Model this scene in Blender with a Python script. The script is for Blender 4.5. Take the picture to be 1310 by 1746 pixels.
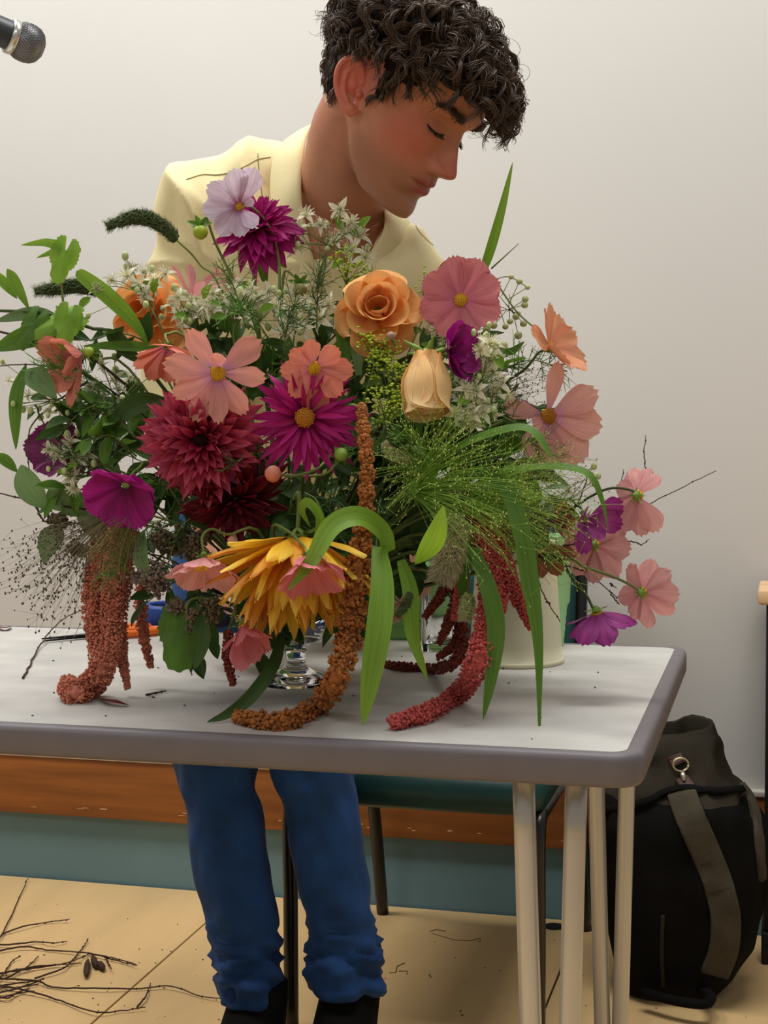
import bpy, bmesh, math, random
from mathutils import Vector as V, Matrix as M, noise as mnoise, Euler

random.seed(7)
for _o in list(bpy.data.objects):
    bpy.data.objects.remove(_o)
SC = bpy.context.scene
COL = SC.collection
PI = math.pi

# ------------------------------------------------------------------ camera
FPX, YAW, PITCH, ROLL, HC = 2565.0, 0.26234, -0.06626, -0.00859, 1.0385

def _ray(u, v, w):
    cr, sr = math.cos(ROLL), math.sin(ROLL)
    u, v = cr * u - sr * v, sr * u + cr * v
    cp, sp = math.cos(PITCH), math.sin(PITCH)
    fy, z = cp * w - sp * v, sp * w + cp * v
    c, s = math.cos(YAW), math.sin(YAW)
    return V((c * u - s * fy, s * u + c * fy, z))

CR, CU, CF = _ray(1, 0, 0), _ray(0, 1, 0), _ray(0, 0, 1)
CC = V((0, 0, HC))

def ray(x, y):
    return CR * ((x - 655) / FPX) - CU * ((y - 873) / FPX) + CF
def P(x, y, d):                 # photo pixel + distance along the view axis (m)
    return CC + ray(x, y) * d
def PZ(x, y, z):                # photo pixel on a level plane
    r = ray(x, y)
    return CC + r * ((z - HC) / r.z)
def PY(x, y, Y):                # photo pixel on a plane parallel to the back wall
    r = ray(x, y)
    return CC + r * (Y / r.y)
def CV(r, u, t):                # right / up / towards the viewer -> world direction
    return (CR * r + CU * u - CF * t).normalized()

cam_d = bpy.data.cameras.new('camera')
cam = bpy.data.objects.new('camera', cam_d)
COL.objects.link(cam)
cam_d.sensor_fit = 'HORIZONTAL'
cam_d.sensor_width = 36.0
cam_d.lens = 36.0 * FPX / 1310.0
cam_d.clip_start = 0.02
m3 = M((CR, CU, -CF)).transposed().to_4x4()
m3.translation = CC
cam.matrix_world = m3
SC.camera = cam

# ------------------------------------------------------------------ light
w = bpy.data.worlds.new('room_light')
SC.world = w
w.use_nodes = True
bgn = w.node_tree.nodes['Background']
bgn.inputs[0].default_value = (1.0, 0.98, 0.95, 1)
bgn.inputs[1].default_value = 0.26

def area(name, loc, size, power, col=(1, .98, .945), target=None):
    l = bpy.data.lights.new(name, 'AREA')
    l.shape = 'RECTANGLE'
    l.size, l.size_y = size
    l.energy = power
    l.color = col
    o = bpy.data.objects.new(name, l)
    COL.objects.link(o)
    o.location = loc
    if target is not None:
        o.rotation_euler = (V(target) - V(loc)).to_track_quat('-Z', 'Y').to_euler()
    return o

area('ceiling_lamp', (-1.9, 2.0, 3.0), (1.3, 0.6), 44)
area('ceiling_lamp', (-0.1, 2.0, 3.0), (1.3, 0.6), 36)
area('ceiling_lamp', (-1.9, -0.6, 3.0), (1.3, 0.6), 22)
area('ceiling_lamp', (0.6, -0.6, 3.0), (1.3, 0.6), 16)

vs = SC.view_settings
vs.view_transform = 'Standard'
vs.look = 'None'
vs.gamma = 1.0
vs.use_curve_mapping = False
vs.exposure = 0.0

# ------------------------------------------------------------------ helpers
def lin(c):
    def f(a):
        a /= 255.0
        return a / 12.92 if a <= .04045 else ((a + .055) / 1.055) ** 2.4
    return tuple(f(a) for a in c)

def _nodes(name):
    m = bpy.data.materials.new(name)
    m.use_nodes = True
    nt = m.node_tree
    return m, nt, nt.nodes, nt.links, nt.nodes['Principled BSDF']

def mat(name, col, rough=.6, nscale=0, namt=.15, bscale=0, bstr=.2, metal=0, spec=.4, sheen=0, stretch=(1, 1, 1)):
    m, nt, N, L, b = _nodes(name)
    c = lin(col)
    b.inputs['Roughness'].default_value = rough
    b.inputs['Metallic'].default_value = metal
    b.inputs['Specular IOR Level'].default_value = spec
    b.inputs['Sheen Weight'].default_value = sheen
    b.inputs['Base Color'].default_value = (*c, 1)
    if nscale or bscale:
        tc = N.new('ShaderNodeTexCoord')
        mp = N.new('ShaderNodeMapping')
        mp.inputs['Scale'].default_value = stretch
        L.new(tc.outputs['Object'], mp.inputs[0])
    if nscale:
        n = N.new('ShaderNodeTexNoise')
        n.inputs['Scale'].default_value = nscale
        n.inputs['Detail'].default_value = 5
        L.new(mp.outputs[0], n.inputs['Vector'])
        r = N.new('ShaderNodeValToRGB')
        r.color_ramp.elements[0].position = .3
        r.color_ramp.elements[1].position = .7
        r.color_ramp.elements[0].color = (*[max(0, a * (1 - namt)) for a in c], 1)
        r.color_ramp.elements[1].color = (*[min(1, a * (1 + namt)) for a in c], 1)
        L.new(n.outputs['Fac'], r.inputs[0])
        L.new(r.outputs[0], b.inputs['Base Color'])
    if bscale:
        n2 = N.new('ShaderNodeTexNoise')
        n2.inputs['Scale'].default_value = bscale
        n2.inputs['Detail'].default_value = 4
        L.new(mp.outputs[0], n2.inputs['Vector'])
        bp = N.new('ShaderNodeBump')
        bp.inputs['Strength'].default_value = bstr
        bp.inputs['Distance'].default_value = .004
        L.new(n2.outputs['Fac'], bp.inputs['Height'])
        L.new(bp.outputs[0], b.inputs['Normal'])
    return m

def petal_mat(name, base, mid, tip, streak=.25, transl=.28, sfreq=26, rough=.55, pos=(0, .35, 1)):
    """petal / leaf: colour runs from base to tip along UV.y, fine veins along UV.x"""
    m, nt, N, L, b = _nodes(name)
    uv = N.new('ShaderNodeUVMap')
    sp = N.new('ShaderNodeSeparateXYZ')
    L.new(uv.outputs[0], sp.inputs[0])
    r = N.new('ShaderNodeValToRGB')
    e = r.color_ramp.elements
    e[0].position = pos[0]; e[0].color = (*lin(base), 1)
    e[1].position = pos[2]; e[1].color = (*lin(tip), 1)
    k = e.new(pos[1]); k.color = (*lin(mid), 1)
    L.new(sp.outputs[1], r.inputs[0])
    mp = N.new('ShaderNodeMapping')
    mp.inputs['Scale'].default_value = (sfreq, 1.6, 1)
    L.new(uv.outputs[0], mp.inputs[0])
    oi = N.new('ShaderNodeObjectInfo')
    L.new(oi.outputs['Random'], mp.inputs['Location'])
    n = N.new('ShaderNodeTexNoise')
    n.inputs['Scale'].default_value = 1.0
    n.inputs['Detail'].default_value = 3
    L.new(mp.outputs[0], n.inputs['Vector'])
    ma = N.new('ShaderNodeMapRange')
    ma.inputs[1].default_value = .3; ma.inputs[2].default_value = .7
    ma.inputs[3].default_value = 1 - streak; ma.inputs[4].default_value = 1 + streak * .6
    L.new(n.outputs['Fac'], ma.inputs[0])
    rv = N.new('ShaderNodeMapRange')
    rv.inputs[3].default_value = .86; rv.inputs[4].default_value = 1.12
    L.new(oi.outputs['Random'], rv.inputs[0])
    mm = N.new('ShaderNodeMath'); mm.operation = 'MULTIPLY'
    L.new(ma.outputs[0], mm.inputs[0]); L.new(rv.outputs[0], mm.inputs[1])
    vm = N.new('ShaderNodeVectorMath'); vm.operation = 'SCALE'
    L.new(r.outputs[0], vm.inputs[0]); L.new(mm.outputs[0], vm.inputs['Scale'])
    L.new(vm.outputs[0], b.inputs['Base Color'])
    b.inputs['Roughness'].default_value = rough
    b.inputs['Specular IOR Level'].default_value = .3
    bp = N.new('ShaderNodeBump')
    bp.inputs['Strength'].default_value = .25
    bp.inputs['Distance'].default_value = .001
    L.new(n.outputs['Fac'], bp.inputs['Height'])
    L.new(bp.outputs[0], b.inputs['Normal'])
    t = N.new('ShaderNodeBsdfTranslucent')
    L.new(vm.outputs[0], t.inputs[0])
    mx = N.new('ShaderNodeMixShader')
    mx.inputs[0].default_value = transl
    L.new(b.outputs[0], mx.inputs[1]); L.new(t.outputs[0], mx.inputs[2])
    L.new(mx.outputs[0], N['Material Output'].inputs[0])
    return m

def glass(name, col=(255, 255, 255), rough=0.0, ior=1.45):
    m, nt, N, L, b = _nodes(name)
    b.inputs['Base Color'].default_value = (*lin(col), 1)
    b.inputs['Transmission Weight'].default_value = 1
    b.inputs['Roughness'].default_value = rough
    b.inputs['IOR'].default_value = ior
    return m

def new_mesh(name, vs_, fs_, uv=None, smooth=True):
    me = bpy.data.meshes.new(name)
    me.from_pydata([tuple(v) for v in vs_], [], fs_)
    if uv is not None:
        lay = me.uv_layers.new(name='UVMap')
        vi = [0] * len(me.loops)
        me.loops.foreach_get('vertex_index', vi)
        flat = []
        for i in vi:
            flat.extend(uv[i])
        lay.data.foreach_set('uv', flat)
    if smooth:
        me.polygons.foreach_set('use_smooth', [True] * len(me.polygons))
    me.update()
    return me

def link(name, me, material=None, parent=None, mw=None, loc=None):
    o = bpy.data.objects.new(name, me)
    COL.objects.link(o)
    if parent is not None:
        o.parent = parent
    if mw is not None:
        o.matrix_basis = mw
    if loc is not None:
        o.location = loc
    if material is not None:
        if len(me.materials) == 0:
            me.materials.append(material)
        elif me.materials[0] is not material:
            o.material_slots[0].link = 'OBJECT'
            o.material_slots[0].material = material
    return o

def tag(o, label=None, cat=None, group=None, kind=None):
    if label: o['label'] = label
    if cat: o['category'] = cat
    if group: o['group'] = group
    if kind: o['kind'] = kind
    return o

def thing(name, label, cat, loc, group=None):
    o = bpy.data.objects.new(name, None)
    COL.objects.link(o)
    o.empty_display_size = .02
    o.location = loc
    return tag(o, label, cat, group)

class MB:
    """mesh builder in world coordinates"""
    def __init__(s):
        s.v, s.f, s.uv = [], [], []
    def add(s, vs_, fs_, uv=None):
        n = len(s.v)
        s.v += [V(a) for a in vs_]
        s.f += [tuple(i + n for i in f) for f in fs_]
        s.uv += list(uv) if uv is not None else [(0, 0)] * len(vs_)
        return s
    def tube(s, pts, rad, seg=8, caps=True):
        pts = [V(p) for p in pts]
        n = len(pts)
        rad = rad if hasattr(rad, '__len__') else [rad] * n
        frames = frames_along(pts)
        vs_, fs_, uv = [], [], []
        for i, (p, (t, a, b)) in enumerate(zip(pts, frames)):
            for k in range(seg):
                an = 2 * PI * k / seg
                vs_.append(p + (a * math.cos(an) + b * math.sin(an)) * rad[i])
                uv.append((k / seg, i / (n - 1)))
        for i in range(n - 1):
            for k in range(seg):
                k2 = (k + 1) % seg
                fs_.append((i * seg + k, i * seg + k2, (i + 1) * seg + k2, (i + 1) * seg + k))
        if caps:
            fs_.append(tuple(range(seg - 1, -1, -1)))
            fs_.append(tuple((n - 1) * seg + k for k in range(seg)))
        return s.add(vs_, fs_, uv)
    def box(s, lo, hi, bev=0, mtx=None):
        bm = bmesh.new()
        bmesh.ops.create_cube(bm, size=1)
        lo, hi = V(lo), V(hi)
        c, d = (lo + hi) / 2, hi - lo
        for v in bm.verts:
            v.co = V((c.x + v.co.x * d.x, c.y + v.co.y * d.y, c.z + v.co.z * d.z))
        if bev:
            bmesh.ops.bevel(bm, geom=bm.edges[:], offset=bev, segments=2, profile=.5, affect='EDGES')
        if mtx is not None:
            bm.transform(mtx)
        bm.verts.index_update()
        s.add([v.co.copy() for v in bm.verts], [tuple(v.index for v in f.verts) for f in bm.faces])
        bm.free()
        return s
    def loft(s, rings, cap0=True, cap1=True, close=True):
        n = len(rings[0]); m = len(rings)
        vs_, fs_, uv = [], [], []
        for i, r in enumerate(rings):
            for k, p in enumerate(r):
                vs_.append(p); uv.append((k / n, i / max(1, m - 1)))
        kk = n if close else n - 1
        for i in range(m - 1):
            for k in range(kk):
                k2 = (k + 1) % n
                fs_.append((i * n + k, i * n + k2, (i + 1) * n + k2, (i + 1) * n + k))
        if cap0: fs_.append(tuple(range(n - 1, -1, -1)))
        if cap1: fs_.append(tuple((m - 1) * n + k for k in range(n)))
        return s.add(vs_, fs_, uv)
    def lathe(s, prof, c, seg=32, axis=V((0, 0, 1)), cap=True):
        axis = V(axis).normalized()
        a = axis.orthogonal().normalized(); b = axis.cross(a)
        rings = [[V(c) + axis * h + (a * math.cos(2 * PI * k / seg) + b * math.sin(2 * PI * k / seg)) * r for k in range(seg)] for r, h in prof]
        return s.loft(rings, cap, cap)
    def ico(s, c, r, sub=0, sq=None):
        vs_, fs_ = ICO[sub]
        c = V(c)
        if sq is None:
            return s.add([c + v * r for v in vs_], fs_)
        return s.add([c + V((v.x * r * sq[0], v.y * r * sq[1], v.z * r * sq[2])) for v in vs_], fs_)
    def build(s, name, material, parent=None, smooth=True, uv=True):
        off = V(parent_loc(parent))
        me = new_mesh(name, [v - off for v in s.v], s.f, s.uv if uv else None, smooth)
        return link(name, me, material, parent)

def parent_loc(p):
    l = V((0, 0, 0))
    while p is not None:
        l = l + p.location
        p = p.parent
    return l

def _mkico(sub):
    bm = bmesh.new()
    bmesh.ops.create_icosphere(bm, subdivisions=sub + 1, radius=1)
    r = ([v.co.copy() for v in bm.verts], [tuple(v.index for v in f.verts) for f in bm.faces])
    bm.free()
    return r
ICO = [_mkico(0), _mkico(1), _mkico(2)]

def frames_along(pts, up=None):
    n = len(pts)
    out = []
    a = None
    for i in range(n):
        t = (pts[min(i + 1, n - 1)] - pts[max(i - 1, 0)])
        t = t.normalized() if t.length > 1e-9 else V((0, 0, 1))
        if a is None:
            a = V(up) if up is not None else t.orthogonal()
        a = a - t * a.dot(t)
        a = a.normalized() if a.length > 1e-7 else t.orthogonal().normalized()
        out.append((t, a, t.cross(a)))
    return out

def spline(pts, n):
    """Catmull-Rom through the points, n samples"""
    pts = [V(p) for p in pts]
    if len(pts) == 2:
        return [pts[0].lerp(pts[1], i / (n - 1)) for i in range(n)]
    ext = [pts[0] * 2 - pts[1]] + pts + [pts[-1] * 2 - pts[-2]]
    out = []
    for i in range(n):
        u = i / (n - 1) * (len(pts) - 1)
        k = min(int(u), len(pts) - 2)
        t = u - k
        p0, p1, p2, p3 = ext[k:k + 4]
        out.append(.5 * ((2 * p1) + (p2 - p0) * t + (2 * p0 - 5 * p1 + 4 * p2 - p3) * t * t + (3 * p1 - p0 - 3 * p2 + p3) * t ** 3))
    return out

def interp(keys, x):
    """piecewise smooth interpolation of rows (x, a, b, c...)"""
    if x <= keys[0][0]: return list(keys[0][1:])
    if x >= keys[-1][0]: return list(keys[-1][1:])
    for i in range(len(keys) - 1):
        if keys[i][0] <= x <= keys[i + 1][0]:
            k0, k1 = keys[i], keys[i + 1]
            h = k1[0] - k0[0]
            t = (x - k0[0]) / h
            res = []
            for j in range(1, len(k0)):
                d = (k1[j] - k0[j]) / h
                m0 = d if i == 0 else .5 * (d + (k0[j] - keys[i - 1][j]) / (k0[0] - keys[i - 1][0]))
                m1 = d if i + 2 >= len(keys) else .5 * (d + (keys[i + 2][j] - k1[j]) / (keys[i + 2][0] - k1[0]))
                t2, t3 = t * t, t ** 3
                res.append((2 * t3 - 3 * t2 + 1) * k0[j] + (t3 - 2 * t2 + t) * h * m0 + (-2 * t3 + 3 * t2) * k1[j] + (t3 - t2) * h * m1)
            return res

def evaluated(obj):
    """apply an object's modifiers and drop the source"""
    dg = bpy.context.evaluated_depsgraph_get()
    me = bpy.data.meshes.new_from_object(obj.evaluated_get(dg))
    bpy.data.objects.remove(obj)
    return me

def remeshed(mb, voxel, smooth=3, fac=.5):
    me = new_mesh('tmp', mb.v, mb.f)
    o = bpy.data.objects.new('tmp', me)
    COL.objects.link(o)
    r = o.modifiers.new('r', 'REMESH'); r.mode = 'VOXEL'; r.voxel_size = voxel
    if smooth:
        s = o.modifiers.new('s', 'SMOOTH'); s.factor = fac; s.iterations = smooth
    me2 = evaluated(o)
    bpy.data.meshes.remove(me)
    me2.polygons.foreach_set('use_smooth', [True] * len(me2.polygons))
    return me2

def sstep(a, b, x):
    t = max(0., min(1., (x - a) / (b - a)))
    return t * t * (3 - 2 * t)
def gs(x, s):
    return math.exp(-.5 * (x / s) ** 2)
# ------------------------------------------------------------------ the room
WALL_Y = 3.005
TT = .72                                   # table top height
z_white = PY(1292, 1345, WALL_Y).z
z_wood = PY(870, 1438, WALL_Y).z

m_white = mat('white_wall_panel', (203, 201, 197), .42, 1.2, .03, 60, .02, spec=.35)
m_teal = mat('teal_wall_paint', (98, 128, 134), .6, 2.5, .12, 90, .05)
m_rail = mat('varnished_wood', (140, 82, 34), .4, 5, .3, 40, .1, stretch=(.5, 3, 7))
m_lip = mat('white_trim', (205, 198, 186), .5)
m_ply = mat('plywood_panel', (228, 192, 136), .55, 3.2, .1, 120, .05, stretch=(2.2, .6, 1))
m_dark = mat('dark_joint', (60, 42, 25), .9)  # dark brown floor base that shows in the panel joints
m_hole = mat('floor_socket', (12, 10, 9), .9)

wall = MB().box((-4.5, WALL_Y, z_white), (2.6, WALL_Y + .12, 3.2)).build('wall_back', m_white, smooth=False)
tag(wall, kind='structure')
low = MB().box((-4.5, WALL_Y + .004, -.02), (2.6, WALL_Y + .12, z_white)).build('wall_lower', m_teal, smooth=False)
tag(low, kind='structure')
rail = MB().box((-4.5, WALL_Y - .018, z_wood), (2.6, WALL_Y + .004, z_white - .012), .003).build('trim_1', m_rail)
tag(rail, kind='structure')
# paint chips along the lower edge of the rail
chips = MB()
rr = random.Random(3)
for i in range(46):
    x = -2.1 + rr.random() * 2.0
    zc = z_wood + .018 + rr.gauss(0, .003)
    if rr.random() < .25: continue
    chips.box((x, WALL_Y - .0188, zc), (x + rr.uniform(.004, .02), WALL_Y - .0176, zc + rr.uniform(.001, .004)))
chips.build('paint_chips', mat('pale_chip', (196, 160, 110), .7), rail)
lip = MB().box((-4.5, WALL_Y - .022, z_white - .012), (2.6, WALL_Y + .004, z_white), .002).build('trim_2', m_lip)
tag(lip, kind='structure')

floor = MB().box((-4.5, -2.5, -.05), (2.6, WALL_Y + .1, -.006)).build('floor', m_dark, smooth=False)
tag(floor, kind='structure')
jx = [-4.5, -3.6, -2.4, PZ(258, 1655, 0).x, PZ(941, 1690, 0).x, .5, 1.7, 2.6]
for i in range(len(jx) - 1):
    for y0, y1 in ((-2.5, .6), (.6, WALL_Y)):
        MB().box((jx[i] + .002, y0 + .002, -.006), (jx[i + 1] - .002, y1 - .002, 0), .0012).build('floor_panel', m_ply, floor)
for x, y, r in ((945, 1580, .021), (1003, 1583, .017)):
    c = PZ(x, y, 0)
    MB().lathe([(r, .0), (r, .0012), (r * .8, .0014)], (c.x, c.y, 0), 20).build('floor_socket', m_hole, floor)
# scuffs on the boards
m_scuff = mat('scuff', (128, 92, 40), .8)
def scuff(pts, r):
    MB().tube([PZ(x, y, .0004) for x, y in pts], r, 4).build('scuff_mark', m_scuff, floor)
scuff([(733, 1588), (745, 1585), (760, 1588)], .0012)
scuff([(738, 1592), (752, 1596), (775, 1603), (800, 1604), (820, 1600), (818, 1606)], .0009)
scuff([(690, 1642), (677, 1648), (675, 1658), (664, 1659)], .0011)
scuff([(680, 1656), (695, 1656), (694, 1661)], .0011)
rr = random.Random(11)
specks = MB()
for i in range(60):
    c = PZ(rr.uniform(0, 380), rr.uniform(1540, 1746), 0)
    specks.ico((c.x, c.y, .0008), rr.uniform(.0006, .002), 0, (rr.uniform(.6, 2), 1, .4))
for i in range(40):
    c = PZ(rr.uniform(650, 1300), rr.uniform(1600, 1746), 0)
    specks.ico((c.x, c.y, .0008), rr.uniform(.0006, .0018), 0, (rr.uniform(.6, 2), 1, .4))
o = specks.build('debris', mat('dark_debris', (70, 48, 30), .9)); tag(o, 'dark plant crumbs scattered over the pale wooden floor', 'debris', kind='stuff')

# ------------------------------------------------------------------ table
m_lam = mat('grey_laminate', (196, 194, 189), .5, 9, .16, 0, stretch=(1, 1.6, 1))
m_band = mat('grey_table_edge', (112, 106, 110), .5, 30, .05)
m_steel = mat('satin_steel_leg', (196, 194, 190), .3, 14, .1, metal=.6, stretch=(1, 1, .2))
TY0, TY1, TX0, TX1, TH = 1.378, 2.046, -1.93, -.127, .031
tb = thing('folding_table', 'grey laminate folding table with dark grey edge band and steel legs', 'table', (-1.0, 1.7, 0))
def rrect(x0, y0, x1, y1, r, z, n=6):
    out = []
    for cx, cy, a0 in ((x1 - r, y1 - r, 0), (x0 + r, y1 - r, 90), (x0 + r, y0 + r, 180), (x1 - r, y0 + r, 270)):
        for k in range(n + 1):
            a = math.radians(a0 + 90 * k / n)
            out.append(V((cx + r * math.cos(a), cy + r * math.sin(a), z)))
    return out
MB().loft([rrect(TX0 + .016, TY0 + .016, TX1 - .016, TY1 - .016, .016, z) for z in (TT - .02, TT + .0003)]).build('table_top', m_lam, tb, smooth=False)
rings = []
for ins, z, r in ((.017, TT - .0005, .014), (.013, TT + .0006, .018), (.004, TT + .0002, .026), (.001, TT - .003, .029), (0, TT - .007, .03), (0, TT - TH + .004, .03), (.003, TT - TH, .027), (.04, TT - TH, .01)):
    rings.append(rrect(TX0 + ins, TY0 + ins, TX1 - ins, TY1 - ins, r, z, 8))
MB().loft(rings, False, True).build('edge_band', m_band, tb)
def hairpin(xt, yt, half, top_z):
    tip = V((xt, yt, .012))
    b = MB()
    for s in (-1, 1):
        b.tube(spline([(xt + s * half, yt, top_z), (xt + s * half * .72, yt, top_z * .6), (xt + s * half * .3, yt, .05), (xt, yt, .012)], 14), .0112, 14)
    b.ico(tip, .016, 1)
    b.box((xt - half - .02, yt - .03, top_z - .006), (xt + half + .02, yt + .03, top_z), .002)
    b.build('leg', m_steel, tb)
ztop = TT - TH
c1 = P(938, 1400, 1.42); c1 = V((c1.x, 1.45, 0))
fr = PY(938, 1420, 1.45)
bk = PY(1043, 1420, 1.98)
hairpin(fr.x, 1.45, .0265, ztop)
hairpin(bk.x, 1.98, .0235, ztop)
hairpin(TX0 + .12, 1.45, .0265, ztop)
hairpin(TX0 + .12, 1.98, .0235, ztop)
# crumbs on the table
rr = random.Random(5)
cr = MB()
for i in range(34):
    x, y = rr.choice([(rr.uniform(0, 420), rr.uniform(1090, 1225)), (rr.uniform(860, 1090), rr.uniform(1120, 1270)), (rr.uniform(420, 860), rr.uniform(1120, 1230))])
    c = PZ(x, y, TT)
    if c.x > TX1 - .03: continue
    cr.ico((c.x, c.y, TT + .0010), rr.uniform(.0006, .0018), 0, (rr.uniform(.6, 2), 1, .6))
tag(cr.build('crumbs', mat('dark_crumb', (62, 50, 38), .9)), 'tiny dark plant crumbs scattered on the grey table top', 'debris', kind='stuff')

# ------------------------------------------------------------------ chair
m_chseat = mat('dark_teal_vinyl', (16, 58, 56), .45, 8, .15, 160, .1)
m_chfr = mat('black_tube', (22, 20, 19), .3, 60, .3, spec=.5)
fl = PZ(497, 1752, 0)
rl = PZ(681, 1560, 0)
CHY0, CHY1 = fl.y, rl.y
CX0, CX1 = fl.x, PY(917, 1560, CHY0).x
ch = thing('stacking_chair', 'dark teal chair with black tubular legs behind the table', 'chair', ((CX0 + CX1) / 2, (CHY0 + CHY1) / 2, 0))
SZ = .395
seat = []
for i, (zz, ins) in enumerate(((SZ - .012, .03), (SZ, .004), (SZ + .02, 0), (SZ + .045, .004), (SZ + .056, .03))):
    seat.append(rrect(CX0 - .015 + ins, CHY0 - .012 + ins, CX1 + .012 - ins, CHY1 - .11 - ins, .045, zz, 6))
MB().loft(seat).build('seat', m_chseat, ch)
for x, sg in ((CX0, -1), (CX1, 1)):
    MB().tube(spline([(x, CHY0, 0), (x, CHY0 + .004, .2), (x, CHY0 + .006, SZ - .05), (x, CHY0 + .03, SZ - .012), (x, CHY0 + .09, SZ - .012), (x, CHY1 - .17, SZ - .012)], 30), .0125, 12).build('leg', m_chfr, ch)
    MB().tube(spline([(x, CHY1, 0), (x, CHY1 - .05, .2), (x, CHY1 - .11, SZ), (x, CHY1 - .09, .55), (x, CHY1 - .045, .83)], 24), .0125, 10).build('leg', m_chfr, ch)
bk = []
for yy, ins in ((-.02, .012), (-.012, 0), (.004, 0), (.012, .012)):
    ring = []
    for v in rrect(CX0 + .008 + ins, .545 + ins, CX1 - .008 - ins, .835 - ins, .03, 0, 6):
        t = (v.y - .55) / .28
        u = (v.x - CX0) / (CX1 - CX0) * 2 - 1
        ring.append(V((v.x, CHY1 - .095 + t * .045 + yy + .02 * (1 - u * u), v.y)))
    bk.append(ring)
MB().loft(bk[::-1]).build('backrest', m_chseat, ch)

# ------------------------------------------------------------------ backpack
m_canvas = mat('charcoal_canvas', (15, 14, 12), .9, 9, .3, 300, .25, spec=.1)
m_canv2 = mat('olive_black_canvas', (46, 41, 33), .9, 9, .3, 300, .25, spec=.1)
m_strap = mat('olive_webbing', (62, 55, 41), .9, 30, .2, 500, .4)
m_leather = mat('brown_leather', (66, 38, 28), .5, 30, .25)
m_brass = mat('dull_metal_clip', (196, 184, 160), .3, metal=.9)
bd = 2.70
bp = thing('backpack', 'large dark canvas rucksack with olive straps leaning by the wall', 'bag', PZ(1150, 1680, 0))
keys = [(1698, 1075, 1205), (1670, 1058, 1235), (1620, 1045, 1272), (1540, 1030, 1300), (1450, 1022, 1303), (1390, 1022, 1296), (1345, 1030, 1272), (1318, 1046, 1252), (1285, 1068, 1243), (1258, 1090, 1238), (1243, 1104, 1226)]
rings = []
rr = random.Random(2)
ys = [1698 - i * (1698 - 1243) / 60 for i in range(61)]
kk = sorted(keys)
for y in ys:
    x0, x1 = interp([(a, b, c) for a, b, c in kk], y)
    c = P((x0 + x1) / 2, y, bd)
    hw = (x1 - x0) / 2 * bd / FPX
    t = (1698 - y) / (1698 - 1243)
    dp = hw * (.86 if t < .75 else .86 - .9 * (t - .75))
    ring = []
    for k in range(48):
        a = 2 * PI * k / 48
        ca, sa = math.cos(a), math.sin(a)
        e = .72
        q = c + V((1, 0, 0)) * hw * math.copysign(abs(ca) ** e, ca) + V((0, 1, 0)) * dp * math.copysign(abs(sa) ** e, sa)
        n = mnoise.noise(V((q.x * 9, q.y * 9, q.z * 6))) * .014 + mnoise.noise(V((q.x * 26, q.y * 26, q.z * 12))) * .009 - abs(mnoise.noise(V((q.x * 16 + 3, q.y * 16, q.z * 9 + q.x * 8)))) * .022
        q += (q - c).normalized() * n * (0.4 + t)
        q.z = max(q.z, .004)
        ring.append(q)
    rings.append(ring)
# rolled-in open mouth
top = rings[-1]
cen = sum(top, V()) / len(top)
for s, dz in ((.94, .006), (.86, .002), (.8, -.03), (.75, -.07)):
    rings.append([cen + (q - cen) * s + V((0, 0, dz)) for q in top])
for k, q in enumerate(top):           # the far rim stands higher
    lift = .016 * (q.y - cen.y) / .06 + .010 * (q.x - cen.x) / .06
    for r_ in (-1, -2, -3, -4, -5):
        rings[r_][k] = rings[r_][k] + V((0, 0, lift))
cut = 46
bmain = MB().loft(rings[:cut + 1], True, False).build('body', m_canvas, bp)
MB().loft(rings[cut:], False, True).build('collar', m_canv2, bp)
from mathutils.bvhtree import BVHTree
_bm = MB().loft(rings, True, True)
bag_bvh = BVHTree.FromPolygons(_bm.v, _bm.f)
def on_bag(x, y, lift=.002):
    h = bag_bvh.ray_cast(CC, ray(x, y).normalized())
    return (h[0] + h[1] * lift, h[1]) if h[0] is not None else (P(x, y, 2.62), -CF)
def strap_on(pts, wid, m, name='strap', th=.006):
    m_ = spline([V((x, y, 0)) for x, y in pts], 30)
    hits = [on_bag(q.x, q.y) for q in m_]
    pth = [h[0] for h in hits]
    for _ in range(3):
        pth = [pth[0]] + [(pth[i - 1] + pth[i] * 2 + pth[i + 1]) / 4 for i in range(1, 29)] + [pth[-1]]
    rings_ = []
    for i in range(30):
        t = (pth[min(29, i + 1)] - pth[max(0, i - 1)]).normalized()
        n = hits[i][1]; n = n if n.dot(CF) < 0 else -n
        n = (n - t * n.dot(t)).normalized()
        sd = t.cross(n); p = pth[i]
        rings_.append([p + sd * wid / 2 - n * .01, p + sd * wid / 2 + n * th * .8, p + sd * wid * .42 + n * th, p - sd * wid * .42 + n * th, p - sd * wid / 2 + n * th * .8, p - sd * wid / 2 - n * .01])
    return MB().loft(rings_).build(name, m, bp)
strap_on([(1163, 1352), (1178, 1395), (1202, 1450), (1226, 1510), (1238, 1565), (1234, 1620), (1218, 1660)], .050, m_strap)
strap_on([(1262, 1338), (1280, 1365), (1291, 1420), (1297, 1500)], .022, m_strap)
strap_on([(1030, 1382), (1090, 1372), (1140, 1352), (1170, 1346), (1215, 1352), (1262, 1348)], .012, m_canvas, 'drawcord_channel', th=.009)
strap_on([(1150, 1289), (1158, 1304)], .026, m_leather, 'leather_tab')
strap_on([(1162, 1328), (1176, 1346)], .024, m_leather, 'leather_tab')
rc, rn = on_bag(1160, 1307, .012)
MB().tube([rc + CR * .0135 * math.cos(a_) - CU * .0115 * math.sin(a_) for a_ in [i * PI / 10 for i in range(21)]], .0021, 6).build('ring', m_brass, bp)
h1, h2 = on_bag(1162, 1317, .010)[0], on_bag(1167, 1336, .010)[0]
MB().tube([h1, h1.lerp(h2, .5), h2], [.003, .0055, .003], 8).build('snap_hook', m_brass, bp)
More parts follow.
